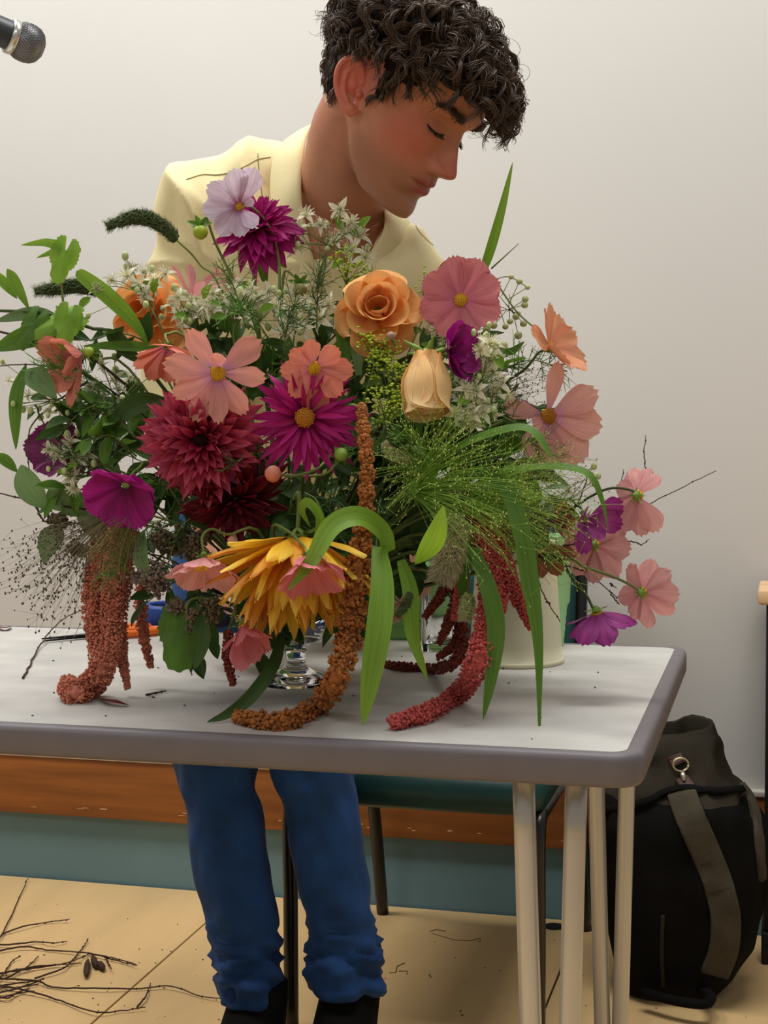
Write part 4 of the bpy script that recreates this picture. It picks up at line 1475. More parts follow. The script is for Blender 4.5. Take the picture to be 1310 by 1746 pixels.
cosmos(285, 592, 1.64, 62, (-.05, -.85, .5), PM['coral'], 'coral cosmos nodding under the pale clematis', opn=38, n=8, disc=None, stem=[(285, 570, 1.66), (330, 600, 1.68)])
cosmos(765, 602, 1.62, 62, (.80, .06, .58), PM['magenta'], 'deep magenta cosmos in front of the drooping peach rose', opn=30, n=9, meshes=COSW, petals=PT(*[(k * 45 + 10, .95, 34 + 10 * (k % 2)) for k in range(8)], *[(k * 72, .5, 62) for k in range(5)]), disc=None, stem=[(744, 600, 1.63), (705, 605, 1.64), (690, 630, 1.66)], stem_m=m_twig)
cosmos(214, 828, 1.58, 74, (-.15, -.62, .72), PM['magenta'], 'deep magenta cosmos cup hanging over the coral tassels', opn=30, n=8, meshes=COSW, disc=None, petals=PT(*[(k * 45 + 20, 1.0, 30 + 6 * (k % 2)) for k in range(8)]), stem=[(235, 800, 1.62), (270, 800, 1.66)])
cosmos(348, 952, 1.55, 68, (.02, -.93, .28), PM['shell'], 'shell pink cosmos nodding beside the golden dahlia', opn=36, n=8, meshes=COSW, disc=None, stem=[(345, 915, 1.56), (362, 902, 1.57), (390, 912, 1.58), (440, 905, 1.60)], stem_m=m_stem)
cosmos(526, 950, 1.49, 74, (.06, -.86, .5), PM['rose'], 'rose pink cosmos hanging over the golden dahlia', opn=44, n=7, meshes=COSW, disc=None, stem=[(515, 928, 1.51), (490, 905, 1.55), (465, 902, 1.58)])
cosmos(415, 1068, 1.55, 66, (.28, -.86, .42), PM['rose'], 'rose pink cosmos dangling below the golden dahlia', opn=55, n=7, petals=PT((0, .8, 50), (60, .75, 55), (110, .8, 45), (170, 1.15, 58), (215, 1.0, 60), (260, .9, 50), (310, .8, 50)), disc=m_oc, stem=[(402, 1050, 1.56), (410, 1020, 1.60)])
cosmos(1088, 845, 1.66, 66, (.66, -.06, -.68), PM['shell'], 'shell pink cosmos seen from behind beside the longest bare twig', opn=8, n=9, petals=PT((0, .8, 30), (-35, .9, 20), (-70, .8, 16), (150, 1.0, 8), (178, 1.0, 8), (-120, 1.0, 10), (-150, 1.0, 8), (35, .7, 25)), stem=[(1078, 836, 1.66), (1045, 832, 1.67), (1010, 845, 1.68), (930, 890, 1.70)], stem_m=m_stemd)
cosmos(1000, 885, 1.66, 66, (.35, -.15, .6), PM['purple'], 'crumpled purple cosmos between the shell pink blooms', opn=50, n=9, petals=PT((20, .55, 70), (60, .7, 40), (300, 1.0, 20), (-90, .9, 40), (-60, .95, 30), (120, .9, 40), (160, .9, 30), (200, .7, 55)), disc=None, stem=[(985, 862, 1.68), (930, 860, 1.70)], stem_m=m_stemd)
cosmos(1014, 930, 1.69, 62, (.5, -.2, -.72), PM['shell'], 'shell pink cosmos seen from behind under the purple cosmos', opn=10, n=8, stem=[(1005, 928, 1.68), (960, 905, 1.69), (920, 900, 1.70)], stem_m=m_stem)
cosmos(1096, 1010, 1.66, 60, (.62, .05, -.68), PM['shell'], 'shell pink cosmos on the lowest long stem beside the table edge', opn=14, n=8, stem=[(1085, 1003, 1.66), (1050, 985, 1.67), (1000, 968, 1.68), (930, 950, 1.70)], stem_m=m_stem)
cosmos(1018, 1044, 1.65, 66, (.18, -.80, -.2), PM['purple'], 'purple cosmos nodding just above the table corner', opn=30, n=8, stem=[(1012, 1038, 1.66), (1000, 1015, 1.67), (975, 985, 1.68), (920, 950, 1.70)], stem_m=m_stemd)
cosmos(112, 770, 1.72, 62, (-.3, .1, .6), PM['fadedp'], 'faded dark purple cosmos tucked behind pale clematis', opn=40, n=8, meshes=COSW, disc=None)
cosmos(330, 505, 1.80, 62, (.2, .55, .4), PM['shell'], 'pale pink cosmos half hidden behind the cream clematis', opn=42, n=6, meshes=COSN, disc=None)
cosmos(392, 500, 1.82, 56, (.3, .7, .2), PM['shell'], 'pale pink cosmos petals showing in front of the shirt', opn=38, n=6, meshes=COSN, disc=None)
cosmos(928, 935, 1.70, 52, (.1, -.6, .6), PM['rust'], 'withered rust brown bloom over the cream pail', opn=42, n=8, disc=None, name='dried_flower', group='withered blooms')
cosmos(945, 893, 1.72, 42, (.5, .1, .6), PM['rust'], 'small withered brown bloom behind the fountain grass', opn=42, n=7, disc=None, name='dried_flower', group='withered blooms')
cosmos(880, 885, 1.71, 40, (-.3, -.2, .8), PM['rust'], 'small withered brown bloom beside the red tassels', opn=36, n=7, disc=None, name='dried_flower', group='withered blooms')

dahlia(437, 380, 1.77, 76, (-.15, .5, .6), PM['fuchsia'], 'fuchsia dahlia standing above the bouquet in front of the shirt', n=115, o_in=70, o_out=-30, seed=1, wide=1.1, stem=[(436, 430, 1.80), (434, 480, 1.79), (440, 560, 1.77)])
dahlia(342, 750, 1.58, 106, (-.06, -.05, 1), PM['crimson'], 'large crimson pink dahlia with a dark heart', n=130, o_in=74, o_out=-6, seed=2, wide=.95, disc=m_dc, disc_r=.15, t0=.06, len_in=.42)
dahlia(520, 712, 1.57, 100, (.02, -.05, 1), PM['fuchsia'], 'fuchsia spider dahlia with spiky petals and ochre centre', n=64, meshes=CAC, o_in=44, o_out=-12, seed=3, disc=m_oc, disc_r=.17, t0=.12, len_in=.45, ring0=.10, jl=.12, wide=1.25)
dahlia(402, 858, 1.61, 96, (.2, -.62, .62), PM['burg'], 'dark burgundy dahlia below the crimson dahlia', n=110, o_in=70, o_out=-25, seed=4, wide=.85)
dahlia(508, 955, 1.56, 146, (.02, -.90, .36), PM['yellow'], 'golden yellow dahlia hanging with a skirt of pointed petals', n=110, meshes=YEL, o_in=80, o_out=18, seed=5, m2=PM['amber'], wide=1.65, len_in=.75, p=.9, jl=.10, ring0=.12)

rose(645, 520, 1.66, 66, (.0, .18, .95), PM['orange'], 'open orange garden rose at the top of the bouquet', 1.0, seed=1)
rose(728, 646, 1.60, 80, (-.04, -.93, .28), PM['cream'], 'peach garden rose drooping behind the magenta cosmos', -.75, seed=2, stretch=1.3, stem=[(735, 585, 1.66), (725, 640, 1.70), (690, 760, 1.72)])
rose(240, 525, 1.76, 62, (-.25, .1, .8), PM['orange'], 'orange garden rose half hidden by leaves and clematis', .9, seed=3)

# ------------------------------------------------------------------ hanging tassels
m_coral = mat('coral_tassel', (200, 122, 96), .8, 120, .3)
m_red = mat('red_tassel', (190, 84, 78), .8, 120, .28)
m_dred = mat('dark_red_tassel', (122, 52, 36), .8, 120, .3)
m_ochre = mat('ochre_tassel', (158, 96, 44), .8, 120, .35)
def TP(x, y, lift=.012): return PZ(x, y, TT + lift)
def amaranth(label, m, path, rads, bead, n, seed, flat=1, knob=0, root=None):
    w3 = [P(*q) if len(q) == 3 else TP(q[0], q[1], rads[-1] * .95 + .0016) for q in path]
    t = thing('amaranth_tassel', label, 'tassel', w3[0], 'hanging amaranth tassels')
    tassel(t, w3, rads, bead, n, m, seed, knob=knob)
    stem_part(t, [w3[0], w3[0].lerp(KORE, .3) + V((0, 0, .05)), KORE], .0018, m_stem)
    return t
amaranth('thick coral amaranth tassel curling onto the table', m_coral, [(190, 868, 1.72), (168, 950, 1.70), (160, 1030, 1.69), (170, 1100, 1.68), (174, 1142, 1.665), (155, 1168), (128, 1180), (114, 1168)], [.009, .0125, .0135, .0135, .0145, .0155, .0145, .012], .0016, 4600, 1)
amaranth('coral amaranth tassel in the middle of the hanging cluster', m_coral, [(205, 860, 1.70), (196, 940, 1.69), (192, 1020, 1.68), (190, 1090, 1.67), (182, 1140, 1.67)], [.010, .012, .0125, .012, .009], .0016, 3000, 2)
amaranth('coral amaranth tassel ending in a thin point above the table', m_coral, [(222, 880, 1.72), (218, 960, 1.71), (205, 1040, 1.70), (207, 1110, 1.70), (218, 1175, 1.70)], [.010, .010, .009, .007, .003], .0015, 1500, 3)
amaranth('short thin coral amaranth tassel next to the orange scissor handles', m_coral, [(242, 985, 1.75), (240, 1040, 1.75), (246, 1090, 1.75), (258, 1138, 1.75)], [.007, .008, .0065, .003], .0018, 420, 4)
amaranth('long ochre amaranth tassel of knotted beads curling on the table', m_ochre, [(617, 690, 1.58), (621, 740, 1.56), (626, 790, 1.545), (625, 850, 1.535), (620, 910, 1.53), (610, 970, 1.525), (602, 1040, 1.52), (592, 1100, 1.51), (572, 1160, 1.49), (540, 1206), (490, 1231), (445, 1231), (404, 1222)], [.0045, .006, .0065, .007, .0095, .0125, .0135, .013, .012, .0115, .011, .0095, .006], .0022, 3200, 5, knob=1.25)
amaranth('long red amaranth tassel sweeping onto the table', m_red, [(802, 850, 1.64), (825, 930, 1.60), (834, 1010, 1.58), (826, 1080, 1.56), (812, 1136, 1.535), (780, 1185), (728, 1216), (668, 1232)], [.008, .012, .012, .0125, .013, .012, .011, .0075], .0016, 3200, 6)
amaranth('red amaranth tassel branching over the cream pail with a thin tip', m_red, [(812, 868, 1.63), (845, 935, 1.60), (880, 1010, 1.59), (908, 1073, 1.59)], [.009, .011, .009, .004], .0015, 1500, 7)
amaranth('short thick red amaranth tassel in front of the cream pail', m_red, [(822, 900, 1.61), (846, 970, 1.59), (852, 1048, 1.58)], [.011, .015, .006], .0016, 1500, 8)
amaranth('stubby red amaranth tassel near the fountain grass', m_red, [(815, 872, 1.63), (845, 925, 1.61), (873, 978, 1.61)], [.009, .010, .006], .0015, 1000, 9)
amaranth('dark red amaranth tassel lying along the table behind the blades', m_dred, [(768, 985, 1.68), (782, 1040, 1.68), (790, 1085, 1.67), (776, 1128, 1.65), (735, 1141), (690, 1138), (654, 1132)], [.006, .0065, .0068, .0068, .0068, .006, .004], .0019, 1000, 10)
amaranth('short dark red amaranth tassel crossing the glass tumbler', m_dred, [(770, 975, 1.66), (752, 1015, 1.66), (724, 1053, 1.66)], [.006, .0055, .003], .0018, 320, 11)
amaranth('narrow dark red amaranth tassel hanging before the tumbler', m_dred, [(788, 1000, 1.65), (768, 1055, 1.65), (749, 1098, 1.65)], [.007, .006, .003], .0018, 400, 12)
amaranth('small dark red amaranth tassel curled above the table', m_dred, [(790, 1040, 1.66), (778, 1095, 1.66), (745, 1122, 1.66)], [.006, .006, .003], .0018, 360, 13)
amaranth('pale red amaranth tassel beside the fluffy beige grass', m_red, [(790, 960, 1.64), (786, 1010, 1.63), (776, 1058, 1.63)], [.006, .0075, .004], .0019, 380, 14)
amaranth('dark brown seed tassel tip hanging under the dangling cosmos', m_dred, [(390, 1075, 1.60), (388, 1120, 1.60), (398, 1168, 1.60)], [.005, .006, .003], .0017, 260, 15)

# ------------------------------------------------------------------ grass blades and single leaves
L0, L1, L2, L3, L4 = LEAFM
def tipped(v): return math.sin(PI * min(1, max(0, v * .86 + .14))) ** .75
def lance(v): return math.sin(PI * v) ** .8
blade([(818, 475, 1.76), (835, 430, 1.75), (855, 360, 1.74), (875, 275, 1.74)], 17, L0, 'upright green grass blade against the white wall', prof=tipped)
blade([(665, 940, 1.53), (650, 905, 1.51), (610, 882, 1.49), (565, 900, 1.475), (530, 960, 1.46), (490, 1008, 1.46)], 40, L0, 'arched green blade crossing the golden dahlia', prof=tipped, facing=-CF + CU * .5)
blade([(646, 932, 1.52), (652, 1000, 1.49), (645, 1080, 1.47), (630, 1170, 1.46), (619, 1238, 1.455)], 44, L0, 'widest green blade hanging down over the table edge beside the ochre tassel', prof=tipped)
blade([(684, 955, 1.56), (700, 1010, 1.55), (703, 1080, 1.54), (730, 1162, 1.54)], 28, L0, 'narrow light green blade hanging over the tumbler', prof=tipped)
blade([(708, 962, 1.55), (730, 935, 1.53), (745, 905, 1.52), (757, 862, 1.52)], 40, L3, 'bright lime leaf curling up beside the fluffy grass', prof=lance, facing=-CF + CR * .3)
blade([(808, 935, 1.57), (832, 1000, 1.55), (846, 1070, 1.54), (838, 1150, 1.53), (824, 1228, 1.53)], 32, L1, 'dark green blade hanging before the cream pail', prof=tipped)
blade([(800, 800, 1.60), (860, 830, 1.57), (888, 900, 1.55), (905, 1000, 1.54), (918, 1100, 1.53), (920, 1238, 1.52)], 32, L1, 'long drooping blade falling past the cream pail', prof=lambda v: math.sin(PI * min(1, v * .8 + .12)) ** .8 * (1 if v < .6 else 1 - .55 * (v - .6) / .4))
blade([(700, 800, 1.62), (780, 765, 1.59), (850, 738, 1.58), (905, 735, 1.57), (945, 785, 1.56)], 34, L1, 'green blade bending over beneath the blush cosmos', prof=lance, facing=CU - CF * .5)
blade([(790, 835, 1.62), (860, 805, 1.60), (940, 798, 1.59), (1000, 808, 1.58), (1025, 850, 1.58), (1038, 905, 1.58)], 26, L1, 'green blade drooping over the purple and shell pink cosmos', prof=lambda v: math.sin(PI * min(1, v * .9 + .08)) ** .8 * (1 if v < .55 else 1 - .6 * (v - .55) / .45), facing=CU - CF * .5)
blade([(480, 1078, 1.60), (468, 1130, 1.58), (430, 1185, 1.56), (390, 1216, 1.55), (352, 1232, 1.545)], 24, L2, 'dark blade bending down beside the bowl foot', prof=tipped)
blade([(540, 915, 1.55), (545, 880, 1.54), (525, 856, 1.54), (515, 870, 1.55), (530, 900, 1.56)], 16, L0, 'small looped green blade above the golden dahlia', prof=tipped)
blade([(452, 480, 1.79), (448, 450, 1.79), (452, 420, 1.79)], 18, L0, 'short green blade below the top dahlia', prof=tipped)
blade([(720, 980, 1.70), (712, 850, 1.66), (690, 790, 1.64)], 44, L2, 'broad dark leaf deep inside the bouquet', prof=lance)
blade([(590, 640, 1.70), (585, 560, 1.70), (578, 520, 1.70)], 26, L1, 'upright strap leaf under the orange rose', prof=tipped)
blade([(612, 640, 1.68), (606, 570, 1.68), (604, 530, 1.68)], 20, L4, 'pale strap leaf under the orange rose', prof=tipped)
blade([(800, 900, 1.64), (790, 960, 1.62), (788, 1030, 1.62)], 30, L1, 'broad leaf behind the pale red tassel', prof=tipped)
blade([(245, 905, 1.62), (240, 950, 1.60), (255, 990, 1.60)], 26, L4, 'soft green leaf below the magenta cosmos cup', prof=lance)
# left side leaves
blade([(255, 590, 1.70), (225, 545, 1.69), (185, 505, 1.68), (140, 470, 1.68), (130, 462, 1.68)], 28, L0, 'long serrated vine leaf below the foxtail', prof=lance, group='leaves of the trailing vine')
blade([(240, 620, 1.69), (205, 585, 1.68), (180, 560, 1.68)], 30, L2, 'dark narrow leaf by the half hidden orange rose', prof=lance, group='leaves of the trailing vine')
blade([(300, 600, 1.70), (220, 590, 1.68), (140, 590, 1.67)], 18, L1, 'flat green leaf above the drooping coral cosmos', prof=lance, group='leaves of the trailing vine')
blade([(120, 555, 1.69), (60, 535, 1.68), (-10, 548, 1.68)], 24, L4, 'grey green vine leaf above the drooping coral cosmos', prof=lance, group='leaves of the trailing vine')
blade([(105, 575, 1.68), (50, 575, 1.67), (-15, 598, 1.67)], 38, L1, 'broad toothed vine leaf just under the grey green one', prof=lance, group='leaves of the trailing vine')
blade([(50, 528, 1.68), (25, 480, 1.68), (12, 458, 1.68)], 20, L0, 'pointed vine leaf rising from the trailing stem', prof=lance, group='leaves of the trailing vine')
blade([(30, 510, 1.69), (5, 480, 1.69), (-15, 462, 1.69)], 18, L0, 'narrow vine leaf crossing behind the pointed rising one', prof=lance, group='leaves of the trailing vine')
blade([(45, 620, 1.68), (28, 680, 1.67), (27, 768, 1.67)], 24, L1, 'long pointed leaf hanging below the broad vine leaf', prof=lance, group='leaves of the trailing vine')
blade([(62, 440, 1.68), (98, 425, 1.67), (80, 414, 1.67), (35, 418, 1.67)], 16, L0, 'curling young leaf at the vine top', prof=lance, group='leaves of the trailing vine')
blade([(285, 680, 1.66), (230, 690, 1.65), (180, 728, 1.65)], 36, L2, 'dark green leaf jutting out beside the crimson dahlia', prof=lance, group='leaves of the trailing vine')
blade([(80, 868, 1.70), (50, 830, 1.69), (36, 792, 1.69)], 46, L4, 'large sage leaf hanging under the faded purple cosmos', prof=lance, group='leaves of the trailing vine')
blade([(30, 805, 1.70), (10, 785, 1.70), (-10, 775, 1.70)], 20, L1, 'small folded leaf beside the large sage leaf', prof=lance, group='leaves of the trailing vine')
blade([(150, 880, 1.71), (110, 850, 1.70), (78, 862, 1.70)], 56, L4, 'round sage leaf under the faded cosmos', prof=lance, group='leaves of the trailing vine')
t = thing('trailing_vine', 'thin trailing vine with lobed leaves behind the drooping coral cosmos', 'vine', P(150, 580, 1.70), 'trailing vines')
stem_part(t, [P(-15, 529, 1.68), P(80, 535, 1.68), P(150, 558, 1.68), P(230, 600, 1.70), KORE + V((-.05, 0, .12)), KORE], .0018, m_stemd)
stem_part(t, [P(-15, 562, 1.68), P(60, 580, 1.68), P(140, 600, 1.68), P(220, 660, 1.70)], .0013, m_twig)
stem_part(t, [P(103, 450, 1.67), P(106, 500, 1.68), P(112, 545, 1.68)], .0012, m_stem)
leaf_at(t, P(112, 428, 1.67), CV(-.25, -1, .2), .036, L0, VINE[0], -CF + CR * .3, .8)
leaf_at(t, P(118, 545, 1.67), CV(-.9, -.4, .2), .042, L0, VINE[1], -CF + CU * .4, .75)
leaf_at(t, P(118, 540, 1.66), CV(-.1, -.9, .3), .036, L0, VINE[0], -CF + CR * .5, .8)
leaf_at(t, P(60, 545, 1.67), CV(-.4, -.9, .3), .036, L1, VINE[1], -CF + CU * .4, .7)
leaf_at(t, P(45, 630, 1.67), CV(.6, -.5, .3), .05, L4, LEAF[1], -CF + CU * .4)
t = thing('vine_leaf', 'lobed serrated vine leaf hanging over the table near the scissors', 'leaf', P(318, 1065, 1.62), 'leaves of the trailing vine')
leaf_at(t, P(318, 1062, 1.62), CV(-.2, -.95, .25), .050, L1, VINE[0], -CF + CU * .3, 1.1)
stem_part(t, [P(318, 1062, 1.62), P(340, 1020, 1.63), KORE], .0014, m_stem)
blade([(345, 1040, 1.60), (342, 1090, 1.59), (332, 1142, 1.585)], 34, L2, 'dark folded leaf hanging beside the vine leaf', prof=lance, group='leaves of the trailing vine')
blade([(315, 1040, 1.66), (328, 1075, 1.65), (345, 1040, 1.66)], 30, mat('dry_cream_leaf', (206, 196, 150), .7, 60, .2), 'dry cream leaf behind the nodding shell pink cosmos', prof=lance, group='leaves of the trailing vine')
# ------------------------------------------------------------------ filler foliage
rr = random.Random(77)
ANCH = [(372, 636, 'large peach cosmos'), (342, 750, 'crimson dahlia'), (520, 712, 'fuchsia spider dahlia'), (402, 858, 'burgundy dahlia'), (508, 985, 'golden dahlia'), (645, 520, 'open orange rose'), (730, 655, 'drooping peach rose'), (240, 525, 'half hidden orange rose'), (214, 828, 'deep magenta cosmos cup'), (536, 628, 'coral pink cosmos'), (786, 512, 'rose pink cosmos'), (935, 710, 'blush cosmos'), (620, 850, 'ochre tassel'), (760, 820, 'bright fountain panicles'), (825, 900, 'red tassels'), (138, 605, 'drooping coral cosmos'), (820, 665, 'clematis between peach rose and blush cosmos'), (112, 770, 'faded purple cosmos'), (350, 960, 'nodding shell pink cosmos'), (437, 400, 'top fuchsia dahlia')]
def near(x, y):
    return min(ANCH, key=lambda a: (a[0] - x) ** 2 + (a[1] - y) ** 2)[2]
def sprig(x, y, d, dirv, ln, nl, lsz, m, me, label, group='leafy sprigs filling the arrangement', droop=.3, wid=1.0, stem_r=.0012, seed=0, base=None):
    r_ = random.Random(seed)
    p0 = P(x, y, d)
    dv = V(dirv).normalized()
    tipp = p0 + dv * ln - V((0, 0, droop * ln))
    path = spline([p0, p0 + dv * ln * .5, tipp], 14)
    t = thing('leafy_sprig', label, 'foliage', p0, group)
    MB().tube(path, [stem_r * (1 - .6 * i / 14) for i in range(14)], 5).build('stem', m_stem, t)
    for k in range(nl):
        u = .12 + .88 * k / max(1, nl - 1)
        i = min(12, int(u * 13)); q = path[i]; tt = (path[i + 1] - path[i]).normalized()
        sd = tt.orthogonal().normalized()
        sd = M.Rotation(k * 2.4 + r_.uniform(-.3, .3), 3, tt) @ sd
        ld = (tt * (.6 + .3 * (k == nl - 1) * 3) + sd * 1.0 - V((0, 0, .25))).normalized()
        leaf_at(t, q, ld, lsz * r_.uniform(.75, 1.2), m, me[k % len(me)], -CF * .7 + CU * .7 + V((r_.gauss(0, .3), r_.gauss(0, .3), 0)), wid)
    return t
reg = [(200, 800, 570, 960)]
n_ = 0
while n_ < 64:
    x, y = rr.uniform(170, 830), rr.uniform(600, 985)
    if y < 640 and x > 330: continue
    if ((x - 500) / 340) ** 2 + ((y - 780) / 235) ** 2 > 1: continue
    e = ((x - 500) / 340) ** 2 + ((y - 780) / 235) ** 2
    d = rr.uniform(1.67, 1.83)
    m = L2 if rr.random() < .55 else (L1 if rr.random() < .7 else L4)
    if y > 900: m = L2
    dv = CV((x - 500) / 300 + rr.gauss(0, .5), (800 - y) / 260 + rr.gauss(0, .5), rr.uniform(.1, .8))
    lab = {L2: 'dark green', L1: 'mid green', L4: 'sage green'}[m] + ' leafy sprig tucked behind the ' + near(x, y)
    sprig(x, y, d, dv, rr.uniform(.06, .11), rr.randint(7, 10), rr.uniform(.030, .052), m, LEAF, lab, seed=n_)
    n_ += 1
for k in range(44):
    x, y = (rr.uniform(520, 760), rr.uniform(620, 930)) if k < 26 else (rr.uniform(700, 870), rr.uniform(700, 890))
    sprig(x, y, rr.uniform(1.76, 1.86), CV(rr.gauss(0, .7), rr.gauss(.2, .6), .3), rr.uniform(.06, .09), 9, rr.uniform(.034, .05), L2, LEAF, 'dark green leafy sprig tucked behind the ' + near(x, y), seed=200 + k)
for k in range(16):
    x, y = rr.uniform(330, 600), rr.uniform(565, 620)
    sprig(x, y, rr.uniform(1.76, 1.84), CV(rr.gauss(0, .8), rr.gauss(.1, .5), .4), rr.uniform(.05, .08), 8, rr.uniform(.03, .044), (L2, L1)[k % 3 == 0], LEAF, ('dark green', 'mid green')[k % 3 == 0] + ' leafy sprig tucked behind the ' + near(x, y), seed=300 + k)
# dense leaves hugging the rim of the bowl
for k in range(16):
    a = 2 * PI * k / 16
    c = KORE + V((math.cos(a) * .07, math.sin(a) * .07, .055 + .01 * (k % 3)))
    t = thing('rim_leaves', 'dark drooping leaf pair at the rim of the glass bowl', 'foliage', c, 'leaves round the bowl rim')
    for s in (-1, 1):
        dv = V((math.cos(a + s * .5), math.sin(a + s * .5), -.15 + .3 * (k % 2)))
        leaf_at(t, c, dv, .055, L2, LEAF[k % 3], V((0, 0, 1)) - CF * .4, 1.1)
    stem_part(t, [c, c.lerp(KORE, .5), KORE], .0012, m_stemd, 8, 5)

# feathery cosmos foliage: threads
def feathery(x, y, d, dirv, ln, n, label, m, seed):
    r_ = random.Random(seed)
    p0 = P(x, y, d); dv = V(dirv).normalized()
    t = thing('feathery_foliage', label, 'foliage', p0, 'feathery thread leaves')
    path = spline([p0, p0 + dv * ln * .5 + V((0, 0, .01)), p0 + dv * ln - V((0, 0, .01))], 12)
    MB().tube(path, .0009, 4).build('stem', m_stem, t)
    b = MB()
    for i in range(n):
        u = r_.uniform(.05, .95) * 11; k = int(u)
        q = path[k].lerp(path[min(11, k + 1)], u - k)
        dd = (dv * r_.uniform(.3, 1) + V((r_.gauss(0, .6), r_.gauss(0, .6), r_.gauss(0, .6)))).normalized()
        l2 = ln * r_.uniform(.2, .45)
        q1 = q + dd * l2 * .5; q2 = q + dd * l2 + V((0, 0, r_.uniform(-.008, .006)))
        b.tube([q, q1, q2], [.0006, .0005, .0002], 3, False)
        for s in range(3):
            e = q.lerp(q2, .3 + .2 * s)
            d3 = (dd + V((r_.gauss(0, .7), r_.gauss(0, .7), r_.gauss(0, .7)))).normalized()
            b.tube([e, e + d3 * l2 * .35], [.0005, .0002], 3, False)
    tag(b.build('threads', m, t), kind='stuff')
m_fea = mat('feathery_green', (86, 128, 46), .7, 40, .25)
m_fea2 = mat('deep_feathery_green', (56, 92, 38), .7, 40, .25)
k = 0
for x, y, d in [(290, 880, 1.64), (330, 880, 1.63), (300, 830, 1.66), (480, 620, 1.64), (460, 580, 1.68), (560, 850, 1.62), (590, 780, 1.62), (520, 840, 1.62), (640, 760, 1.62), (600, 900, 1.62), (690, 700, 1.66), (760, 720, 1.66), (820, 740, 1.66), (650, 850, 1.62), (200, 680, 1.68), (230, 720, 1.67), (160, 650, 1.70), (540, 560, 1.70), (840, 640, 1.70), (470, 800, 1.63), (420, 560, 1.70), (250, 790, 1.68), (860, 860, 1.66), (560, 900, 1.60), (450, 940, 1.64), (770, 850, 1.66)]:
    k += 1
    feathery(x, y, d, CV((x - 520) / 250 + rr.gauss(0, .3), (760 - y) / 220 + rr.gauss(0, .3), .5), rr.uniform(.06, .10), 34, ('light' if k % 2 else 'deep') + ' green feathery thread foliage around the ' + near(x, y), m_fea if k % 2 else m_fea2, k)

# ------------------------------------------------------------------ clematis sprigs
m_clem = petal_mat('cream_clematis', (216, 216, 160), (246, 243, 214), (250, 248, 226), .06, .3)
m_bud = mat('pale_green_bud', (186, 198, 138), .6, 60, .15)
def _floret(seed):
    r_ = random.Random(seed)
    b = MB()
    for k in range(4):
        a = k * PI / 2 + r_.uniform(-.2, .2)
        d = V((math.cos(a), math.sin(a), 0)); s = V((-d.y, d.x, 0)); z = V((0, 0, 1))
        v, f, u = [], [], []
        for j in range(6):
            q = j / 5
            c = d * (q * .9) + z * (.12 * q - .5 * q * q * q)
            w = .20 * math.sin(PI * (q * .8 + .18))
            for s_ in (-1, 0, 1):
                v.append(c + s * w * s_ + z * (.06 * abs(s_))); u.append(((s_ + 1) / 2, q))
        for j in range(5):
            for i in range(2):
                a0 = j * 3 + i; f.append((a0, a0 + 1, a0 + 4, a0 + 3))
        b.add(v, f, u)
    for k in range(22):
        a = k * 2.39996; r = math.sqrt(k / 22)
        d = V((math.cos(a) * r, math.sin(a) * r, .85 - .35 * r)).normalized()
        b.tube([V((0, 0, 0)), d * .35, d * r_.uniform(.6, .85)], [.03, .024, .034], 3, False)
    return new_mesh('floret', b.v, b.f, b.uv)
FLO = [_floret(1), _floret(2), _floret(3)]
def clematis(label, pts, root, size=17, buds=6, leaves=3, seed=0, lm=None):
    r_ = random.Random(seed)
    p0 = P(*root)
    t = thing('clematis_sprig', label, 'flower', p0, 'cream clematis sprigs')
    cen = sum([P(*q) for q in pts], V()) / len(pts)
    hub = p0.lerp(cen, .55)
    b = MB()
    b.tube(spline([KORE.lerp(p0, .6), p0, hub, cen], 16), .0011, 5)
    for q in pts:
        c = P(*q)
        hb = p0.lerp(cen, r_.uniform(.35, .95)) + V((r_.gauss(0, .004), r_.gauss(0, .004), 0))
        b.tube(spline([hb, hb.lerp(c, .6) + V((0, 0, .004)), c], 7), .0006, 4)
        f = CV(r_.gauss(0, .6), .3 + r_.gauss(0, .5), .8)
        R = size * 1.28 * r_.uniform(.8, 1.2) * q[2] / FPX
        link('floret', FLO[r_.randrange(3)], m_clem, t, M.Translation(c - p0) @ frame_of(f, r_.uniform(0, 90)) @ SCL(R, R, R))
    for i in range(buds):
        q = pts[r_.randrange(len(pts))]
        c = P(q[0] + r_.gauss(0, 16), q[1] + r_.gauss(0, 14), q[2] + r_.gauss(0, .01))
        b.tube([p0.lerp(cen, .8), c], .0005, 3)
        bb = MB().ico(c, r_.uniform(.0026, .0042), 1, (1, 1, 1.3))
        bb.build('bud', m_bud, t)
    b.build('stem', m_stem, t)
    for i in range(leaves):
        q = pts[r_.randrange(len(pts))]
        leaf_at(t, P(q[0] + r_.gauss(0, 20), q[1] + 14 + r_.gauss(0, 12), q[2]), CV(r_.gauss(0, 1), r_.gauss(0, .7), .4), .020, lm or L0, LEAF[1])
def cloud(cx, cy, rx, ry, n, d0, d1, seed):
    r_ = random.Random(seed); out = []
    for i in range(n):
        a, r = i * 2.39996 + r_.uniform(-.3, .3), math.sqrt((i + .5) / n)
        out.append((cx + rx * r * math.cos(a), cy + ry * r * math.sin(a), r_.uniform(d0, d1)))
    return out
clematis('cream clematis sprig rising in front of the open shirt collar', [(522, 368, 1.80), (508, 392, 1.80), (546, 384, 1.80), (580, 358, 1.80), (598, 380, 1.80), (588, 400, 1.80), (612, 404, 1.80), (570, 412, 1.80), (487, 398, 1.80), (503, 420, 1.80), (622, 440, 1.79), (600, 428, 1.79)], (548, 500, 1.78), 19, 14, 6, 1)
clematis('cream clematis sprig under the chin of the top dahlia', [(470, 522, 1.72), (500, 538, 1.71), (532, 520, 1.72), (520, 560, 1.70), (548, 545, 1.72), (488, 562, 1.70), (505, 500, 1.74), (450, 515, 1.74), (560, 520, 1.73)], (500, 600, 1.72), 19, 8, 3, 2)
